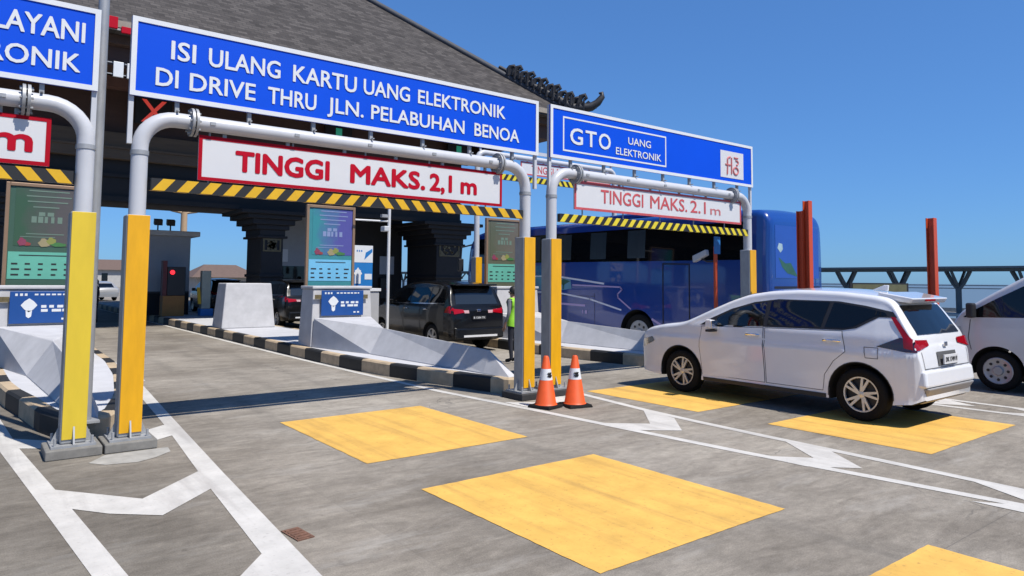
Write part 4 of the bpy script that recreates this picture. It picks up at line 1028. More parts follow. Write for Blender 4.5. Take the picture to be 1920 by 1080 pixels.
def thing_part(name, parent):
    o = bpy.data.objects.new(name, None); COL.objects.link(o); o.parent = parent; o.empty_display_size = 0.1
    return o

def scaled(poly, k, c=None):
    cx = sum(p[0] for p in poly)/len(poly); cy_ = sum(p[1] for p in poly)/len(poly)
    return [(cx+(p[0]-cx)*k, cy_+(p[1]-cy_)*k) for p in poly]

pearl = M('pearl_white_paint', (0.90, 0.90, 0.91), 0.22, 0.0, var=0.02, coat=1.0)
black_car_paint = M('black_car_paint', (0.006, 0.006, 0.006), 0.25, 0.0, var=0.05, coat=0.35, spec=0.3)
van_paint = M('silver_white_paint', (0.74, 0.74, 0.74), 0.3, 0.1, var=0.03, coat=0.6)
silver_paint = M('silver_paint', (0.42, 0.43, 0.45), 0.3, 0.3, var=0.03, coat=0.5)
bus_blue = M('bus_blue', (0.006, 0.055, 0.30), 0.25, 0.0, var=0.05, coat=1.0)
seam = M('panel_gap', (0.10, 0.10, 0.10), 0.7, var=0.0)

def lineseg(pts, w_):
    out = []
    for a, b_ in zip(pts, pts[1:]):
        a = Vector(a); b_ = Vector(b_); t_ = (b_-a).normalized(); n_ = Vector((-t_.y, t_.x))*w_/2; e = t_*w_*0.4
        out.append([tuple(a-n_-e), tuple(b_-n_+e), tuple(b_+n_+e), tuple(a+n_-e)])
    return out

# --- the white car
def white_car():
    t = thing('parked_car', 'white people carrier with tinted windows waiting under the smaller blue sign', 'car', (10.36, 3.86, 0), group=None)
    L = 4.71
    zt = [(0, 0.74), (0.02, 0.90), (0.045, 1.06), (0.07, 1.14), (0.13, 1.22), (0.36, 1.58), (0.44, 1.645), (0.62, 1.685), (1.1, 1.73), (1.7, 1.745), (2.2, 1.715), (2.55, 1.66), (2.85, 1.555), (3.2, 1.40), (3.62, 1.205), (3.78, 1.165), (4.1, 1.125), (4.4, 1.065), (4.56, 1.005), (4.65, 0.90), (4.69, 0.76), (4.71, 0.58)]
    zb = [(0, 0.36), (0.12, 0.30), (0.4, 0.26), (0.5, 0.25), (4.2, 0.25), (4.6, 0.28), (4.74, 0.33)]
    hw = [(0.20, 0.862), (0.30, 0.880), (0.36, 0.868), (0.50, 0.872), (0.72, 0.889), (0.88, 0.903), (0.915, 0.910), (0.945, 0.896), (0.99, 0.884), (1.08, 0.878), (1.15, 0.868), (1.19, 0.850), (1.35, 0.795), (1.55, 0.715), (1.70, 0.66), (1.8, 0.64)]
    plan = [(0, 0.84), (0.03, 0.885), (0.08, 0.925), (0.16, 0.957), (0.30, 0.98), (0.55, 1.0), (3.7, 1.0), (4.1, 0.99), (4.35, 0.965), (4.5, 0.935), (4.6, 0.89), (4.67, 0.84), (4.71, 0.77)]
    wh = [(0.76, 0.36, 0.425), (3.74, 0.36, 0.42)]
    B = Body(L, zt, zb, hw, plan, wh, r=0.085, crown=0.035, hs=0.012)
    # side glass outline
    win = [(3.34, 1.155), (0.98, 1.205), (0.80, 1.24), (0.52, 1.40), (0.30, 1.40), (0.36, 1.475), (0.72, 1.545), (1.10, 1.595), (2.02, 1.60), (2.42, 1.545), (2.80, 1.43), (3.16, 1.26)]
    front = [(3.08, 1.165), (2.20, 1.185), (2.20, 1.545), (2.42, 1.515), (2.78, 1.405), (3.02, 1.285)]
    hole = [(3.10, 1.155), (2.18, 1.175), (2.18, 1.56), (2.42, 1.53), (2.78, 1.42), (3.04, 1.30)]
    B.shell('body', [pearl, black_void], t, holes=[hole])
    for sd in (-1, 1):
        # dark surround in three pieces that leave the front pane open
        B.patch('window_surround', [[(2.20, 1.182), (0.98, 1.205), (0.80, 1.24), (0.52, 1.40), (0.30, 1.40), (0.36, 1.475), (0.72, 1.545), (1.10, 1.595), (2.02, 1.60), (2.20, 1.576)],
                                    [(3.34, 1.155), (3.06, 1.160), (3.00, 1.29), (3.16, 1.26)], [(2.20, 1.54), (2.42, 1.51), (2.78, 1.40), (3.0, 1.28), (3.16, 1.262), (2.80, 1.43), (2.42, 1.545), (2.20, 1.576)]], dark_plastic, t, 0.005, sd)
        B.patch('window', [(2.13, 1.215), (1.30, 1.225), (1.22, 1.58), (2.02, 1.582), (2.13, 1.57)], dark_glass, t, 0.009, sd)
        B.patch('window', [(1.24, 1.228), (0.99, 1.232), (0.84, 1.262), (0.57, 1.415), (0.42, 1.425), (0.46, 1.465), (0.74, 1.52), (1.10, 1.570), (1.16, 1.575)], dark_glass, t, 0.009, sd)
        B.patch('window', front, glass_clear, t, 0.007, sd)
        d1 = [(3.30, 0.36), (3.34, 0.80), (3.30, 1.13), (2.19, 1.165), (2.17, 0.36)]
        d2 = [(2.145, 0.36), (2.16, 1.165), (0.99, 1.19), (0.93, 0.92), (1.10, 0.78), (1.24, 0.58), (1.27, 0.36)]
        B.patch('panel_gap', lineseg(d1+[d1[0]], 0.012)+lineseg(d2+[d2[0]], 0.012), seam, t, 0.0025, sd, step=0.05)
        for dd, hy in ((d1, 2.36), (d2, 1.12)):
            dp = B.patch('door', scaled(dd, 0.993), pearl, t, 0.004, sd, step=0.05)
            hd = MB(); xh = B.hw0(hy, 1.05)
            hd.tube([(sd*(xh+0.012), hy-0.12, 1.055), (sd*(xh+0.042), hy-0.07, 1.06), (sd*(xh+0.042), hy+0.07, 1.06), (sd*(xh+0.012), hy+0.12, 1.05)], 0.016, 8); hd.build('handle', chrome, dp, smooth=40)
        B.patch('fuel_flap', lineseg([(0.50, 0.86), (0.66, 0.86), (0.68, 1.0), (0.50, 1.0), (0.50, 0.86)], 0.008), seam, t, 0.003, sd)
        # sill and arch trim
        B.patch('sill_trim', [(3.28, 0.26), (1.22, 0.26), (1.22, 0.32), (3.28, 0.32)], dark_plastic, t, 0.006, sd)
        for (yc, zc, R) in wh:
            o_ = [(yc+(R+0.012)*math.cos(rad(a)), zc+(R+0.012)*math.sin(rad(a))) for a in range(-8, 189, 12)]; i_ = [(yc+(R-0.0)*math.cos(rad(a)), zc+(R-0.0)*math.sin(rad(a))) for a in range(188, -9, -12)]
            B.patch('arch_trim', o_+[(yc+R*math.cos(rad(a)), zc+R*math.sin(rad(a))) for a in range(184, -9, -12)], dark_plastic, t, 0.004, sd, step=0.2)
            for k in (0,):
                B.wheel(t, yc, 0.36, 0.355, sd, alloy, 'alloy', inset=0.025)
        # tail lamp: dark wedge and red bar that climbs the pillar
        tl = B.patch('tail_lamp', [(0.52, 1.02), (0.16, 0.97), (0.045, 0.97), (0.075, 1.12), (0.10, 1.14), (0.24, 1.15)], M('lamp_smoke', (0.05, 0.004, 0.006), 0.1, coat=1.0, var=0), t, 0.008, sd, step=0.04)
        B.patch('red_lens', [(0.19, 1.02), (0.085, 1.0), (0.095, 1.13), (0.32, 1.41), (0.375, 1.41), (0.20, 1.15)], tail_red, tl, 0.013, sd, step=0.04)
        # mirror
        mr = MB(); xm = B.hw0(3.1, 1.1)
        mr.hexa([(sd*(xm+0.02), 3.00, 1.10), (sd*(xm+0.20), 2.98, 1.11), (sd*(xm+0.20), 3.10, 1.12), (sd*(xm+0.02), 3.13, 1.10)], [(sd*(xm+0.02), 3.00, 1.24), (sd*(xm+0.20), 2.98, 1.26), (sd*(xm+0.19), 3.09, 1.26), (sd*(xm+0.02), 3.12, 1.24)])
        mo = mr.build('mirror', pearl, t, bevel=0.025, seg=3)
        MB().box(min(sd*(xm-0.02), sd*(xm+0.2)), max(sd*(xm-0.02), sd*(xm+0.2)), 3.00, 3.09, 1.06, 1.098).build('mirror_base', dark_plastic, mo, bevel=0.01)
        MB().box(min(sd*(xm+0.04), sd*(xm+0.19)), max(sd*(xm+0.04), sd*(xm+0.19)), 2.968, 2.979, 1.12, 1.24).build('mirror_glass', chrome, mo)
    # horizontal red lens across the tailgate corner
    for sd in (-1, 1):
        B.patch('tail_lens', [(sd*0.825, 0.99), (sd*0.46, 1.05), (sd*0.48, 1.12), (sd*0.81, 1.13)], tail_red, t, 0.014, where='tail', step=0.05)
        B.patch('rear_grille', [(sd*0.74, 0.46), (sd*0.62, 0.46), (sd*0.60, 0.72), (sd*0.70, 0.74)], dark_plastic, t, 0.012, where='tail')
    B.patch('rear_window', [(-0.66, 1.19), (0.66, 1.19), (0.60, 1.56), (-0.60, 1.56)], dark_glass, t, 0.012, where='tail', step=0.06)
    B.patch('plate_recess', [(-0.30, 0.78), (0.30, 0.78), (0.30, 0.96), (-0.30, 0.96)], seam, t, 0.010, where='tail')
    pl = MB(); pl.box(-0.22, 0.22, -0.045, -0.028, 0.80, 0.92); po = pl.build('number_plate', plate_white, t)
    text_mesh([('DK 1749 FI', -0.18, 0.18, 0.83, 0.89)], -0.0455, dark_plastic, po, name='plate_lettering', bold=0.01, depth=0.002)
    bp = MB(); bp.hexa([(-0.66, 0.06, 0.31), (0.66, 0.06, 0.31), (0.70, 0.16, 0.31), (-0.70, 0.16, 0.31)], [(-0.74, -0.06, 0.52), (0.74, -0.06, 0.52), (0.76, 0.06, 0.52), (-0.76, 0.06, 0.52)])
    bp.build('bumper_skid', M('grey_skid', (0.34, 0.34, 0.35), 0.4), t, bevel=0.02)
    br = MB(); br.hexa([(-0.78, -0.05, 0.525), (0.78, -0.05, 0.525), (0.80, 0.10, 0.525), (-0.80, 0.10, 0.525)], [(-0.76, -0.03, 0.74), (0.76, -0.03, 0.74), (0.80, 0.10, 0.76), (-0.80, 0.10, 0.76)])
    br.build('rear_bumper', pearl, t, bevel=0.035, seg=3)
    sp = MB(); sp.hexa([(-0.55, 0.22, 1.585), (0.55, 0.22, 1.585), (0.58, 0.62, 1.64), (-0.58, 0.62, 1.64)], [(-0.57, 0.18, 1.655), (0.57, 0.18, 1.655), (0.58, 0.62, 1.735), (-0.58, 0.62, 1.735)])
    spo = sp.build('spoiler', pearl, t, bevel=0.02, seg=3)
    MB().box(-0.16, 0.16, 0.186, 0.205, 1.615, 1.64).build('brake_lamp', tail_red, spo)
    fn = MB(); fn.prism([(0.74, 1.74), (0.96, 1.755), (0.79, 1.825), (0.73, 1.825)], 'yz', -0.02, 0.02); fn.build('antenna_fin', pearl, t, bevel=0.012)
    B.patch('windscreen', [(-0.62, 2.52), (0.62, 2.52), (0.70, 3.66), (-0.70, 3.66)], dark_glass, t, 0.006, where='top', step=0.06)
    for sd in (-1, 1): B.patch('headlamp', [(4.62, 0.70), (4.30, 0.82), (4.34, 0.90), (4.58, 0.84)], chrome, t, 0.008, sd)
    B.patch('tailgate_gap', lineseg([(-0.72, 0.97), (-0.70, 0.76), (0.70, 0.76), (0.72, 0.97)], 0.010), seam, t, 0.006, where='tail')
    # emblem (plain bar) on the tailgate and cabin inside
    MB().box(-0.05, 0.05, 0.012, 0.03, 1.02, 1.08).build('badge', chrome, t, bevel=0.01)
    it = MB(); it.box(-0.62, 0.62, 1.0, 3.3, 0.62, 0.70); it.box(-0.66, 0.66, 3.05, 3.4, 0.70, 1.10); it.box(-0.68, 0.68, 1.98, 2.06, 0.70, 1.20); it.build('cabin', seat_cloth, t, bevel=0.03)
    for sx in (-0.36, 0.36):
        s_ = MB(); s_.hexa([(sx-0.23, 2.12, 0.72), (sx+0.23, 2.12, 0.72), (sx+0.23, 2.68, 0.75), (sx-0.23, 2.68, 0.75)], [(sx-0.23, 2.12, 0.86), (sx+0.23, 2.12, 0.86), (sx+0.23, 2.68, 0.90), (sx-0.23, 2.68, 0.90)])
        s_.hexa([(sx-0.22, 2.10, 0.88), (sx+0.22, 2.10, 0.88), (sx+0.22, 2.24, 0.88), (sx-0.22, 2.24, 0.88)], [(sx-0.20, 1.97, 1.32), (sx+0.20, 1.97, 1.32), (sx+0.20, 2.07, 1.32), (sx-0.20, 2.07, 1.32)])
        s_.build('seat', seat_cloth, t, bevel=0.04)
    return t, B
wc, wcB = white_car()

# --- people carriers in black (one shape, copied)
def dark_mpv(name, label, loc, rear_detail, group):
    t = thing(name, label, 'car', loc, group=group)
    L = 4.72
    zt = [(0, 0.85), (0.03, 1.10), (0.10, 1.20), (0.20, 1.42), (0.30, 1.62), (0.40, 1.70), (0.8, 1.77), (1.6, 1.80), (2.3, 1.765), (2.7, 1.69), (3.0, 1.57), (3.35, 1.35), (3.62, 1.19), (4.1, 1.09), (4.4, 1.0), (4.6, 0.86), (4.72, 0.58)]
    zb = [(0, 0.36), (0.3, 0.28), (4.4, 0.27), (4.72, 0.32)]
    hw = [(0.2, 0.82), (0.4, 0.865), (0.8, 0.885), (1.05, 0.875), (1.16, 0.86), (1.4, 0.79), (1.6, 0.72), (1.8, 0.66)]
    plan = [(0, 0.88), (0.05, 0.93), (0.14, 0.965), (0.35, 0.99), (0.6, 1), (3.8, 1), (4.2, 0.97), (4.45, 0.91), (4.6, 0.84), (4.72, 0.72)]
    wh = [(0.95, 0.35, 0.40), (3.72, 0.35, 0.40)]
    B = Body(L, zt, zb, hw, plan, wh, r=0.08, crown=0.035)
    B.shell('body', [black_car_paint, black_void], t)
    for sd in (-1, 1):
        B.patch('window', [(3.0, 1.21), (2.12, 1.22), (2.12, 1.62), (2.52, 1.60), (2.80, 1.46)], dark_glass, t, 0.006, sd)
        B.patch('window', [(2.05, 1.22), (1.15, 1.23), (1.12, 1.65), (2.05, 1.63)], dark_glass, t, 0.006, sd)
        B.patch('window', [(1.06, 1.23), (0.36, 1.27), (0.48, 1.60), (1.04, 1.65)], dark_glass, t, 0.006, sd)
        B.patch('window_trim', [(3.1, 1.185), (0.34, 1.225), (0.34, 1.255), (3.08, 1.205)], chrome, t, 0.008, sd)
        for hy in (2.25, 1.2):
            xh = B.hw0(hy, 1.08); hd = MB(); hd.tube([(sd*(xh+0.01), hy-0.11, 1.07), (sd*(xh+0.035), hy, 1.075), (sd*(xh+0.01), hy+0.11, 1.07)], 0.017, 8); hd.build('door_handle', chrome, t, smooth=40)
        for (yc, zc, R) in wh: B.wheel(t, yc, 0.35, 0.345, sd, alloy, 'alloy', inset=0.03)
        xm = B.hw0(3.05, 1.15); mr = MB(); mr.box(min(sd*xm, sd*(xm+0.2)), max(sd*xm, sd*(xm+0.2)), 2.98, 3.10, 1.14, 1.30); mr.build('mirror', black_car_paint, t, bevel=0.03)
        B.patch('tail_lamp', [(0.30, 1.02), (0.03, 1.0), (0.03, 1.09), (0.10, 1.185), (0.20, 1.17)], tail_red, t, 0.01, sd, step=0.04)
        B.patch('tail_lens', [(sd*0.76, 0.98), (sd*0.44, 1.02), (sd*0.46, 1.09), (sd*0.77, 1.12)], tail_red, t, 0.014, where='tail', step=0.05)
        B.patch('tail_reflector', [(sd*0.44, 1.0), (sd*0.30, 1.0), (sd*0.30, 1.075), (sd*0.46, 1.075)], M('pink_lens', (0.55, 0.35, 0.36), 0.2, var=0), t, 0.013, where='tail', step=0.05)
    B.patch('rear_window', [(-0.66, 1.225), (0.66, 1.225), (0.58, 1.62), (-0.58, 1.62)], M('sky_glass', (0.02, 0.025, 0.03), 0.03, var=0, spec=0.9), t, 0.012, where='tail', step=0.05)
    MB().box(-0.62, 0.62, 0.06, 0.55, 1.70, 1.745).build('spoiler', black_car_paint, t, bevel=0.015)
    pl = MB(); pl.box(-0.21, 0.21, -0.03, -0.012, 0.84, 0.93); po = pl.build('number_plate', dark_plastic, t)
    text_mesh([('B 1204 TK', -0.18, 0.18, 0.86, 0.91)], -0.0305, plate_white, po, name='plate_lettering', bold=0.012, depth=0.002)
    MB().box(-0.06, 0.06, -0.008, 0.012, 1.03, 1.10).build('badge', chrome, t, bevel=0.015)
    MB().hexa([(-0.74, -0.09, 0.36), (0.74, -0.09, 0.36), (0.76, 0.10, 0.34), (-0.76, 0.10, 0.34)], [(-0.74, -0.08, 0.62), (0.74, -0.08, 0.62), (0.76, 0.08, 0.66), (-0.76, 0.08, 0.66)]).build('rear_bumper', black_car_paint, t, bevel=0.03)
    MB().box(-0.52, 0.52, -0.105, -0.091, 0.40, 0.45).build('bumper_strip', plate_white, t)
    return t
bc = dark_mpv('parked_car', 'black people carrier with red tail lamps behind the middle barrier', (10.45, 14.85, 0), True, 'black people carriers queueing in the lanes')
def copy_tree(o, parent=None):
    c = o.copy(); COL.objects.link(c); c.parent = parent
    for ch in list(o.children): copy_tree(ch, c)
    return c
for loc, lab in (((10.0, 25.2, 0), 'black people carrier in deep shade between white block and poster board'), ((10.6, 37.5, 0), 'farthest black people carrier in the shade left of the white block')):
    c = copy_tree(bc); c.location = loc; c['label'] = lab

# --- white van at the right edge
def van():
    t = thing('parked_van', 'silver white van with hub caps cut off at the right edge', 'van', (14.95, 0.0, 0))
    L = 5.32
    zt = [(0, 1.0), (0.05, 1.75), (0.12, 2.10), (0.3, 2.24), (1.5, 2.28), (3.2, 2.25), (3.6, 2.20), (3.85, 2.10), (4.05, 1.99), (4.55, 1.68), (4.98, 1.40), (5.08, 1.30), (5.18, 1.15), (5.26, 0.85), (5.32, 0.55)]
    zb = [(0, 0.36), (0.3, 0.28), (5.0, 0.27), (5.32, 0.32)]
    hw = [(0.2, 0.85), (0.4, 0.90), (0.9, 0.92), (1.25, 0.905), (1.6, 0.86), (2.0, 0.80), (2.2, 0.76)]
    plan = [(0, 0.92), (0.1, 0.97), (0.3, 1), (4.4, 1), (4.8, 0.975), (5.05, 0.93), (5.2, 0.87), (5.32, 0.76)]
    wh = [(0.95, 0.36, 0.41), (4.47, 0.36, 0.41)]
    B = Body(L, zt, zb, hw, plan, wh, r=0.10, crown=0.04)
    B.shell('body', [van_paint, black_void], t)
    for sd in (-1, 1):
        B.patch('window', [(4.98, 1.26), (4.0, 1.29), (3.72, 1.30), (3.72, 1.92), (4.02, 1.84), (4.45, 1.60), (4.85, 1.36)], dark_glass, t, 0.007, sd)
        B.patch('window', [(3.60, 1.30), (2.2, 1.30), (2.2, 1.94), (3.60, 1.94)], dark_glass, t, 0.007, sd)
        B.patch('window', [(2.05, 1.30), (0.3, 1.30), (0.4, 1.94), (2.05, 1.94)], dark_glass, t, 0.007, sd)
        B.patch('panel_gap', lineseg([(4.86, 1.22), (4.90, 0.9), (4.86, 0.7)], 0.014)+lineseg([(3.66, 0.4), (3.66, 1.26)], 0.014), seam, t, 0.003, sd)
        B.patch('side_moulding', [(4.02, 0.52), (0.2, 0.52), (0.2, 0.60), (4.02, 0.60)], silver_paint, t, 0.012, sd)
        xh = B.hw0(3.9, 1.08); hd = MB(); hd.tube([(sd*(xh+0.01), 3.78, 1.1), (sd*(xh+0.035), 3.9, 1.1), (sd*(xh+0.01), 4.02, 1.1)], 0.022, 8); hd.build('door_handle', dark_plastic, t, smooth=40)
        for (yc, zc, R) in wh: B.wheel(t, yc, 0.36, 0.345, sd, silver_paint, 'cap', inset=0.03)
        B.patch('headlamp', [(5.22, 0.78), (4.98, 0.86), (5.02, 1.10), (5.16, 1.08)], M('lamp_glass', (0.5, 0.52, 0.54), 0.08, var=0.0), t, 0.012, sd, step=0.04)
    B.patch('windscreen', [(-0.66, 3.98), (0.66, 3.98), (0.72, 5.0), (-0.72, 5.0)], dark_glass, t, 0.006, where='top')
    MB().box(-0.55, 0.55, 5.325, 5.335, 0.62, 0.85).build('grille', dark_plastic, t)
    xm = 0.90
    for sd in (-1, 1):
        MB().box(min(sd*(xm+0.02), sd*(xm+0.20)), max(sd*(xm+0.02), sd*(xm+0.20)), 4.74, 4.86, 1.26, 1.52).build('mirror', dark_plastic, t, bevel=0.03)
    return t
van()

# --- the blue bus
def bus():
    t = thing('coach_bus', 'dark blue coach with tinted windows beside the white car', 'bus', (15.12, 8.72, 0))
    L = 12.0
    zt = [(0, 3.20), (0.06, 3.36), (0.14, 3.44), (0.3, 3.50), (1, 3.53), (9, 3.56), (10.8, 3.54), (11.4, 3.42), (11.7, 3.15), (11.9, 2.3), (12.0, 1.3)]
    zb = [(0, 0.42), (0.4, 0.34), (11.5, 0.32), (12.0, 0.38)]
    hw = [(0.3, 1.19), (0.6, 1.22), (2.2, 1.22), (2.8, 1.20), (3.3, 1.16), (3.6, 1.12)]
    plan = [(0, 0.86), (0.03, 0.905), (0.08, 0.94), (0.16, 0.968), (0.3, 0.99), (0.5, 1.0), (11.4, 1.0), (11.7, 0.96), (11.9, 0.9), (12.0, 0.8)]
    wh = [(3.82, 0.50, 0.60), (9.3, 0.50, 0.60)]
    B = Body(L, zt, zb, hw, plan, wh, r=0.16, crown=0.04)
    B.shell('body', [bus_blue, black_void], t)
    curtain = M('curtain_grey', (0.030, 0.045, 0.055), 0.25, var=0.15, scale=3, stretch=(1, 6, 0.3))
    white_line = M('livery_white', (0.85, 0.86, 0.95), 0.4)
    violet = M('livery_violet', (0.55, 0.42, 0.72), 0.4); teal = M('livery_teal', (0.14, 0.36, 0.50), 0.4, var=0.3, scale=2)
    livery_green = M('livery_green', (0.03, 0.13, 0.09), 0.5, var=0.3)
    for sd in (-1, 1):
        B.patch('window_band', [(11.3, 2.42), (0.55, 2.36), (0.55, 3.24), (11.3, 3.26)], dark_glass, t, 0.006, sd, step=0.25)
        x = 3.6
        for k in range(5):
            y0 = 3.55+k*1.42
            B.patch('window', [(y0, 2.46), (y0+0.62, 2.46), (y0+0.62, 3.2), (y0, 3.2)], curtain, t, 0.010, sd, step=0.3)
        B.patch('panel_gap', lineseg([(2.95, 0.6), (2.95, 2.30), (2.13, 2.28), (2.13, 0.6)], 0.035)+lineseg([(5.4, 0.5), (5.4, 1.5)], 0.012)+lineseg([(6.9, 0.5), (6.9, 1.5)], 0.012)+lineseg([(5.4, 1.42), (10.0, 1.42)], 0.012), M('dark_gap', (0.004, 0.008, 0.03), 0.6, var=0), t, 0.006, sd, step=0.4)
        B.patch('livery_stripe', lineseg([(9.0, 1.98), (7.0, 1.98), (5.05, 1.78)], 0.05)+lineseg([(8.8, 1.50), (7.0, 1.50), (5.6, 1.34), (4.40, 1.08)], 0.045), white_line, t, 0.007, sd, step=0.3)
        B.patch('livery_stripe', lineseg([(6.3, 1.73), (4.42, 1.69), (4.36, 1.62), (4.52, 1.50), (4.50, 1.40), (4.05, 1.12)], 0.04)+lineseg([(3.3, 0.88), (2.95, 0.72)], 0.06)+lineseg([(7.0, 1.18), (5.8, 1.15)], 0.06), violet, t, 0.008, sd, step=0.3)
        B.patch('livery_field', [(9.0, 1.94), (7.0, 1.94), (6.4, 1.88), (6.35, 1.62), (7.0, 1.55), (9.0, 1.6)], teal, t, 0.0065, sd, step=0.3)
        B.patch('livery_palm', [[(6.75, 1.60), (6.68, 1.60), (6.66, 1.76), (6.72, 1.76)], [(6.95, 1.82), (6.7, 1.9), (6.4, 1.84), (6.55, 1.78), (6.69, 1.72), (6.85, 1.76)]], livery_green, t, 0.0085, sd, step=0.3)
        B.patch('badge_mark', [[(5.9, 0.92), (5.86, 0.92), (5.86, 1.02), (5.9, 1.02)], [(5.78, 0.92), (5.70, 0.92), (5.70, 1.02), (5.78, 1.02)]], violet, t, 0.0085, sd)
        for (yc, zc, R) in wh: B.wheel(t, yc, 0.50, 0.50, sd, galv, 'cap', inset=0.06, width=0.32)
    # rear
    rear_blue = M('rear_blue', (0.018, 0.125, 0.56), 0.3, var=0.06, coat=0.6)
    B.patch('rear_panel', [(-0.92, 1.95), (0.92, 1.95), (0.92, 3.14), (-0.92, 3.14)], M('rear_violet_blue', (0.014, 0.075, 0.42), 0.35, var=0.08, coat=0.5), t, 0.006, where='tail', step=0.2)
    B.patch('rear_leaf', [(-0.80, 2.42), (-0.52, 2.28), (-0.30, 2.30), (-0.14, 2.12), (0.0, 1.98), (-0.2, 2.02), (-0.45, 2.06), (-0.66, 2.2)], livery_green, t, 0.009, where='tail', step=0.2)
    B.patch('rear_emblem', [(-0.84, 2.62), (-0.72, 2.52), (-0.62, 2.60), (-0.64, 2.72), (-0.78, 2.74)], M('emblem_grey', (0.40, 0.55, 0.62), 0.4, var=0.3, scale=10), t, 0.009, where='tail', step=0.2)
    B.patch('rear_notice', [(0.06, 2.62), (0.16, 2.62), (0.16, 3.0), (0.06, 3.0)], sign_white, t, 0.010, where='tail', step=0.2)
    B.patch('rear_seam', lineseg([(-0.95, 1.74), (0.95, 1.74)], 0.05), MATS['dark_gap'], t, 0.008, where='tail')
    for sd in (-1, 1):
        B.patch('tail_lamp', [(sd*0.98, 0.95), (sd*0.84, 0.95), (sd*0.84, 1.5), (sd*0.98, 1.5)], tail_red, t, 0.012, where='tail')
    MB().box(-1.1, 1.1, -0.06, 0.10, 0.45, 0.72).build('rear_bumper', bus_blue, t, bevel=0.04)
    B.patch('windscreen', [(-1.0, 0.9), (1.0, 0.9), (1.0, 1.25), (-1.0, 1.25)], dark_glass, t, 0.01, where='nose')
    MB().box(-0.7, 0.7, 3.0, 6.0, 3.585, 3.72).build('roof_vent', bus_blue, t, bevel=0.05)
    for sd in (-1, 1):
        MB().tube([(sd*1.1, 11.6, 3.1), (sd*1.35, 11.95, 3.0), (sd*1.35, 12.0, 2.6)], 0.03, 8).build('mirror_arm', dark_plastic, t)
        MB().box(sd*1.35-0.10, sd*1.35+0.10, 11.95, 12.08, 2.15, 2.6).build('mirror', dark_plastic, t, bevel=0.03)
    return t
bus()

# --- silver car far down the middle lane
def far_car():
    t = thing('parked_car', 'small silver car far off in the sunlight beyond the canopy', 'car', (8.6, 62, 0), rad(12))
    zt = [(0, 0.7), (0.1, 0.98), (0.5, 1.02), (1.0, 1.40), (1.6, 1.47), (2.4, 1.42), (3.1, 1.02), (3.9, 0.9), (4.2, 0.6)]
    B = Body(4.2, zt, [(0, 0.3), (4.2, 0.3)], [(0.2, 0.8), (0.7, 0.85), (0.95, 0.83), (1.4, 0.62)], [(0, 0.85), (0.2, 0.97), (0.5, 1), (3.6, 1), (4.2, 0.75)], [(0.8, 0.32, 0.36), (3.35, 0.32, 0.36)])
    B.shell('body', [silver_paint, black_void], t)
    for sd in (-1, 1):
        B.patch('window', [(2.9, 1.02), (0.75, 1.03), (1.05, 1.33), (2.3, 1.36)], dark_glass, t, 0.006, sd)
        for yc in (0.8, 3.35): B.wheel(t, yc, 0.32, 0.31, sd, alloy, 'cap')
    B.patch('rear_window', [(-0.55, 1.05), (0.55, 1.05), (0.5, 1.35), (-0.5, 1.35)], dark_glass, t, 0.01, where='tail')
    return t
far_car()

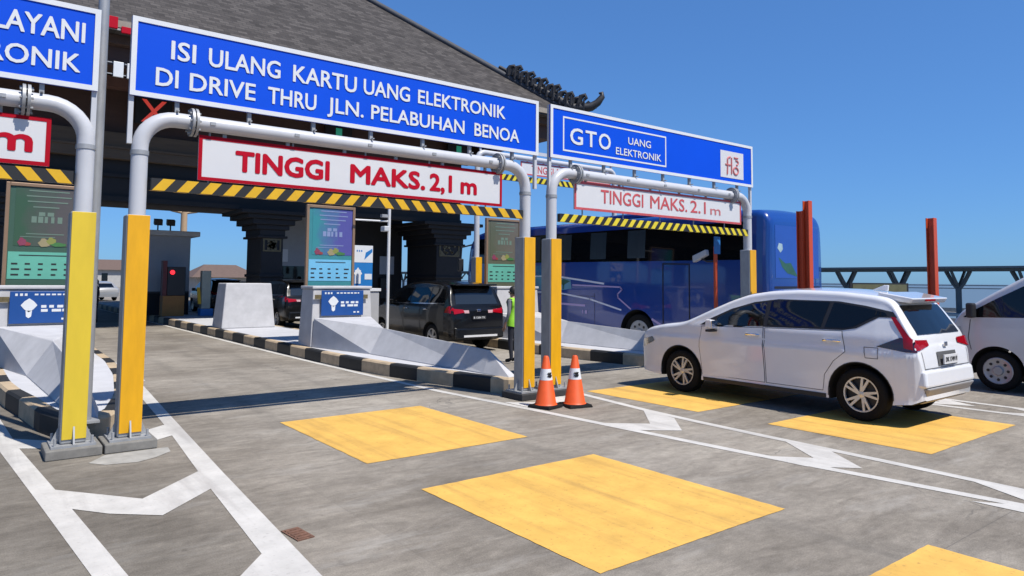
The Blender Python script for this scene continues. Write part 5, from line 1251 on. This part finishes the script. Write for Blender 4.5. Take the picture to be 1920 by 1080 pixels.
# ------------------------------------------------------------------ people
def person(label, loc, rz, top, legs, pose='stand', vest=None, hair=True, height=1.65, group=None):
    t = thing('person', label, 'person', loc, rz, group=group)
    k = height/1.70
    if pose == 'stand':
        J = {'pel': (0, 0, 0.95), 'sp1': (0, 0.01, 1.10), 'sp2': (0, 0.0, 1.28), 'chest': (0, 0.0, 1.40), 'neck': (0, 0.01, 1.47), 'head0': (0, 0.03, 1.54), 'head1': (0, 0.035, 1.62), 'head2': (0, 0.02, 1.68)}
        for s, n in ((-1, 'l'), (1, 'r')):
            J.update({n+'hip': (s*0.10, 0, 0.90), n+'knee': (s*0.11, 0.02, 0.50), n+'ank': (s*0.115, -0.02, 0.10), n+'toe': (s*0.13, 0.14, 0.05),
                      n+'sh': (s*0.185, 0, 1.40), n+'elb': (s*0.235, -0.02, 1.13), n+'wr': (s*0.235, 0.08, 0.89), n+'palm': (s*0.23, 0.11, 0.81)})
    else:
        J = {'pel': (0, 0, 0.10), 'sp1': (0, -0.02, 0.24), 'sp2': (0, -0.06, 0.40), 'chest': (0, -0.08, 0.52), 'neck': (0, -0.07, 0.59), 'head0': (0, -0.03, 0.66), 'head1': (0, -0.02, 0.74), 'head2': (0, -0.035, 0.80)}
        for s, n in ((-1, 'l'), (1, 'r')):
            J.update({n+'hip': (s*0.10, 0.03, 0.10), n+'knee': (s*0.14, 0.42, 0.16), n+'ank': (s*0.14, 0.62, -0.10), n+'toe': (s*0.15, 0.74, -0.12),
                      n+'sh': (s*0.185, -0.08, 0.52), n+'elb': (s*0.24, 0.05, 0.30), n+'wr': (s*0.20, 0.28, 0.36), n+'palm': (s*0.18, 0.36, 0.38)})
    Rr = {'pel': (0.15, 0.11), 'sp1': (0.14, 0.10), 'sp2': (0.155, 0.11), 'chest': (0.15, 0.105), 'neck': (0.058, 0.06), 'head0': (0.068, 0.08), 'head1': (0.078, 0.095), 'head2': (0.06, 0.07),
          'hip': (0.088, 0.09), 'knee': (0.058, 0.06), 'ank': (0.042, 0.045), 'toe': (0.042, 0.035), 'sh': (0.062, 0.062), 'elb': (0.043, 0.043), 'wr': (0.028, 0.03), 'palm': (0.038, 0.022)}
    E = [('pel', 'sp1'), ('sp1', 'sp2'), ('sp2', 'chest'), ('chest', 'neck'), ('neck', 'head0'), ('head0', 'head1'), ('head1', 'head2')]
    for n in 'lr': E += [('pel', n+'hip'), (n+'hip', n+'knee'), (n+'knee', n+'ank'), (n+'ank', n+'toe'), ('chest', n+'sh'), (n+'sh', n+'elb'), (n+'elb', n+'wr'), (n+'wr', n+'palm')]
    names = list(J); vs = [Vector(J[n])*k for n in names]; rads = [Rr.get(n, Rr.get(n[1:])) for n in names]
    es = [(names.index(a), names.index(b_)) for a, b_ in E]
    for n, s in (('l', -1), ('r', 1)):
        pi = names.index(n+'palm'); dirv = (Vector(J[n+'palm'])-Vector(J[n+'wr'])).normalized()
        side = dirv.cross(Vector((s, 0, 0))).normalized()
        for f_ in range(5):
            off = side*(f_-1.5)*0.019 if f_ < 4 else side*-0.05
            ln = (0.065, 0.078, 0.072, 0.055, 0.045)[f_]
            a = vs[pi]+off*k+dirv*0.03*k if f_ < 4 else vs[pi]+off*k*0.6-dirv*0.01*k
            b_ = a+(dirv*ln*0.55+(off*0.3 if f_ == 4 else Vector((0, 0, 0))))*k; c_ = b_+(dirv*ln*0.4+Vector((-s*0.012, 0, 0)))*k
            i0 = len(vs); vs += [a, b_, c_]; rads += [(0.009, 0.009)]*3; es += [(pi, i0), (i0, i0+1), (i0+1, i0+2)]
    me = bpy.data.meshes.new('body'); me.from_pydata(vs, es, []); ob = bpy.data.objects.new('body_tmp', me); COL.objects.link(ob)
    sk = ob.modifiers.new('skin', 'SKIN')
    for i, sv in enumerate(me.skin_vertices[0].data):
        sv.radius = (rads[i][0]*k, rads[i][1]*k); sv.use_root = (i == 0)
    sb = ob.modifiers.new('sub', 'SUBSURF'); sb.levels = 1; sb.render_levels = 1
    dg = bpy.context.evaluated_depsgraph_get(); m2 = bpy.data.meshes.new_from_object(ob.evaluated_get(dg)); bpy.data.objects.remove(ob)
    m2.materials.clear()
    for mm in (skin, top, legs, rubber): m2.materials.append(mm)
    nz_ = Vector(J['neck']).z*k; pz = Vector(J['pel']).z*k
    for p in m2.polygons:
        c_ = p.center; p.use_smooth = True; mi = 1
        if c_.z > nz_+0.0: mi = 0
        elif pose == 'stand':
            if c_.z < 0.10*k: mi = 3
            elif c_.z < pz+0.03 and abs(c_.x) < 0.19*k: mi = 2
            elif c_.z < 1.08*k and abs(c_.x) > 0.19*k: mi = 0 if c_.z < 0.93*k else 1
        else:
            if c_.y > 0.10 and c_.z < 0.26*k and abs(c_.x) < 0.22*k: mi = 2
            elif c_.y > 0.22*k: mi = 0
        p.material_index = mi
    bo = bpy.data.objects.new('body', m2); COL.objects.link(bo); bo.parent = t
    h0 = Vector(J['head1'])*k
    hm = MB(); hm.lathe([(0.0, 0.118), (0.05, 0.108), (0.082, 0.075), (0.096, 0.02), (0.094, -0.03), (0.080, -0.06)], (h0.x, h0.y-0.022*k, h0.z+0.005), 'z', 16)
    hm.build('hair', hair_black, t, smooth=60)
    fc = MB()
    for s in (-1, 1): fc.lathe([(0, 0.012), (0.010, 0.006), (0.012, 0)], (h0.x+s*0.032*k, h0.y+0.088*k, h0.z-0.01), 'y', 8)
    fc.tube([(h0.x-0.022, h0.y+0.088*k, h0.z-0.062), (h0.x+0.022, h0.y+0.088*k, h0.z-0.062)], 0.005, 6)
    fc.build('face_features', hair_black, t)
    ns = MB(); ns.hexa([(h0.x-0.014, h0.y+0.08*k, h0.z-0.042), (h0.x+0.014, h0.y+0.08*k, h0.z-0.042), (h0.x+0.006, h0.y+0.112*k, h0.z-0.036), (h0.x-0.006, h0.y+0.112*k, h0.z-0.036)], [(h0.x-0.006, h0.y+0.08*k, h0.z+0.004), (h0.x+0.006, h0.y+0.08*k, h0.z+0.004), (h0.x+0.003, h0.y+0.092*k, h0.z), (h0.x-0.003, h0.y+0.092*k, h0.z)])
    for s in (-1, 1): ns.lathe([(0, 0.016), (0.02, 0.010), (0.028, 0)] if s > 0 else [(0, -0.016), (0.02, -0.010), (0.028, 0)], (h0.x+s*0.078*k, h0.y, h0.z-0.015), 'x', 8)
    ns.build('nose_and_ears', skin, t, smooth=60)
    if vest:
        bm = bmesh.new(); bm.from_mesh(m2)
        dele = [f for f in bm.faces if not (pz-0.13*k < f.calc_center_median().z < nz_-0.01 and abs(f.calc_center_median().x) < 0.19*k)]
        bmesh.ops.delete(bm, geom=dele, context='FACES')
        bm.normal_update()
        for v in bm.verts: v.co += v.normal*0.022
        vm = bpy.data.meshes.new('vest'); bm.to_mesh(vm); bm.free(); vm.materials.clear(); vm.materials.append(vest)
        for p in vm.polygons: p.material_index = 0
        vo = bpy.data.objects.new('vest', vm); COL.objects.link(vo); vo.parent = t
    return t
person('person in lime safety vest and dark trousers standing behind the black car', (9.72, 12.45, 0), rad(20), grey_cloth, navy_cloth, vest=lime, height=1.68)
person('person in dark clothes standing in the shaded lane between the yellow posts', (3.95, 31.6, 0), rad(100), navy_cloth, navy_cloth, height=1.72)
person('person sitting in the front seat of the white car', (10.02, 6.32, 0.80), 0.0, navy_cloth, navy_cloth, pose='sit', height=1.70)
person('person in white shirt and dark trousers by the second booth', (12.9, 32.2, 0.246), rad(160), sign_white, M('maroon_cloth', (0.08, 0.02, 0.03), 0.8), height=1.68)

# ------------------------------------------------------------------ right hand side furniture
def red_post(x, y, h, label):
    t = thing('steel_post', label, 'steel post', (x, y, 0), group='red steel guard posts beside the bus lane')
    p = MB(); p.box(-0.07, 0.07, -0.065, -0.05, 0.03, h); p.box(-0.07, 0.07, 0.05, 0.065, 0.03, h); p.box(-0.008, 0.008, -0.049, 0.049, 0.03, h); p.build('beam', red_steel, t, bevel=0.004)
    MB().box(-0.18, 0.18, -0.2, 0.2, 0, 0.028).build('base_plate', red_steel, t)
red_post(13.32, 7.45, 3.50, 'red steel post in front of the bus tail, taller of a pair')
red_post(13.29, 7.575, 3.30, 'red steel post in front of the bus tail, shorter of a pair')
red_post(13.30, 5.15, 3.0, 'red steel post standing alone above the tail of the white car')
t = thing('sign_post', 'thin red post with a small blue plate in front of the bus', 'sign post', (12.9, 9.36, 0.0))
MB().tube([(0, 0, 0), (0, 0, 2.62)], 0.045, 10).build('post', red_steel, t, smooth=40)
MB().box(-0.10, 0.10, -0.06, -0.03, 2.46, 2.84).build('plate', M('plate_blue', (0.03, 0.20, 0.55), 0.45), t, bevel=0.006)
t = thing('security_camera', 'white security camera tilted beside the thin red post', 'security camera', (12.9, 9.58, 2.30))
cm = MB(); cm.hexa([(-0.07, 0.34, -0.02), (0.07, 0.34, -0.02), (0.07, 0.36, 0.13), (-0.07, 0.36, 0.13)], [(-0.06, -0.02, 0.14), (0.06, -0.02, 0.14), (0.06, 0.0, 0.27), (-0.06, 0.0, 0.27)]); cm.build('camera_body', booth_pale, t, bevel=0.02)
MB().tube([(0, -0.19, 0.0), (0, 0.0, 0.0), (0, 0.14, 0.06)], 0.02, 8).build('bracket', dark_plastic, t)

# sign board near the water
t = thing('sign_board', 'low dark framed board with dull yellow face near the water', 'sign board', (20.2, 9.2, 0), rad(-25))
MB().box(-0.95, 0.95, 0, 0.05, 1.36, 1.86).build('frame', dark_plastic, t)
MB().box(-0.88, 0.88, -0.012, -0.001, 1.40, 1.82).build('face', M('board_face', (0.14, 0.14, 0.07), 0.6, var=0.4, scale=3), t)
for s in (-0.7, 0.7): MB().tube([(s, 0.08, 0), (s, 0.08, 1.8)], 0.03, 8).build('leg', galv, t)

# canopied lane on piles over the water
deckm = M('canopy_steel', (0.16, 0.175, 0.19), 0.6, var=0.15)
t = thing('canopy_walkway', 'long dark canopy on forked piers over the water', 'covered walkway', (55, 0, 0))
MB().box(-1.9, 1.9, -10, 120, 2.92, 3.05).build('canopy_roof', deckm, t)
gd = MB(); gd.box(-1.3, -1.1, -10, 120, 2.74, 2.918); gd.box(1.1, 1.3, -10, 120, 2.74, 2.918); gd.build('girder', deckm, t)
for k in range(32):
    y = -8.2+k*3.98; p = MB()
    p.tube([(0, y, -1.5), (0, y, 1.55)], 0.20, 8)
    for s in (-1, 1):
        p.tube([(0, y, 1.45), (0, y+s*0.35, 1.9), (0, y+s*0.75, 2.75)], [0.15, 0.13, 0.15], 8)
        p.tube([(0, y, 1.6), (s*0.55, y, 2.1), (s*1.2, y, 2.76)], [0.12, 0.11, 0.10], 8)
    p.build('pier', deckm, t, smooth=50)
rl = MB(); rl.box(2.2, 2.26, -10, 120, 1.50, 1.56); rl.box(2.2, 2.26, -10, 120, 1.72, 1.78); rl.box(2.18, 2.28, -10, 120, -0.2, 0.1)
rl.build('railing', M('rail_grey', (0.30, 0.35, 0.40), 0.6), t)
sl_ = MB(); sl_.box(-1.8, 2.3, -10, 120, -0.35, -0.2); sl_.build('deck', concrete_pale, t)
# quay edge and guard rail at the plaza
t = thing('guard_rail', 'low galvanised guard rail along the plaza edge by the water', 'guard rail', (28.5, 0, 0))
gr = MB(); gr.box(-0.04, 0.04, -20, 22, 0.42, 0.60); gr.build('rail', galv, t)
gp = MB()
for k in range(15): MB().box(0.045, 0.14, -19.5+k*3.0, -19.38+k*3.0, 0, 0.60).build('rail_post', galv, t)

# ------------------------------------------------------------------ far background
t = thing('street_lamp', 'distant pale lamp post with two wing arms above the booth', 'street lamp', (13.35, 60, 0))
MB().tube([(0, 0, 0), (0, 0, 7.4)], [0.30, 0.24], 10).build('pole', M('lamp_tan', (0.55, 0.40, 0.27), 0.6), t, smooth=40)
for s in (-1, 1): MB().tube([(0, 0, 7.0), (s*0.9, 0, 7.15), (s*2.1, 0, 7.55)], [0.12, 0.10, 0.05], 8).build('arm', MATS['lamp_tan'], t, smooth=40)
def house(x, y, w_, d, h, rh, label):
    t = thing('house', label, 'house', (x, y, 0), group='far houses beyond the toll plaza')
    MB().box(-w_/2, w_/2, 0, d, 0, h).build('wall', concrete_pale, t)
    r = MB(); e = 0.6; r.hexa([(-w_/2-e, -e, h), (w_/2+e, -e, h), (w_/2+e, d+e, h), (-w_/2-e, d+e, h)], [(-w_/2+1.2, d/2-0.1, h+rh), (w_/2-1.2, d/2-0.1, h+rh), (w_/2-1.2, d/2+0.1, h+rh), (-w_/2+1.2, d/2+0.1, h+rh)]); r.build('roof', M('house_roof', (0.15, 0.10, 0.08), 0.8, var=0.2), t)
    for s in (-1, 1): MB().box(s*w_/4-0.5, s*w_/4+0.5, -0.03, -0.002, h*0.35, h*0.8).build('window', dark_glass, t)
house(19.6, 70, 5.4, 5, 1.9, 1.25, 'small brown roofed house far left of the dark column')
house(24, 150, 16, 8, 3.2, 2.0, 'far house with long brown roof beyond the booths')
house(-2, 170, 18, 8, 3.0, 1.6, 'far low house seen between the yellow posts')
t = thing('warehouse', 'long low white building on the far shore', 'building', (20, 330, 0))
MB().box(-60, 10, 0, 20, 0, 3.2).build('wall', white_paint, t)
MB().box(-60.5, 10.5, -0.5, 20.5, 3.2, 3.9).build('roof', booth_pale, t)
wn = MB()
for k in range(22): MB().box(-58+k*3.0, -56.6+k*3.0, -0.05, -0.002, 1.2, 2.2).build('window', dark_glass, t)
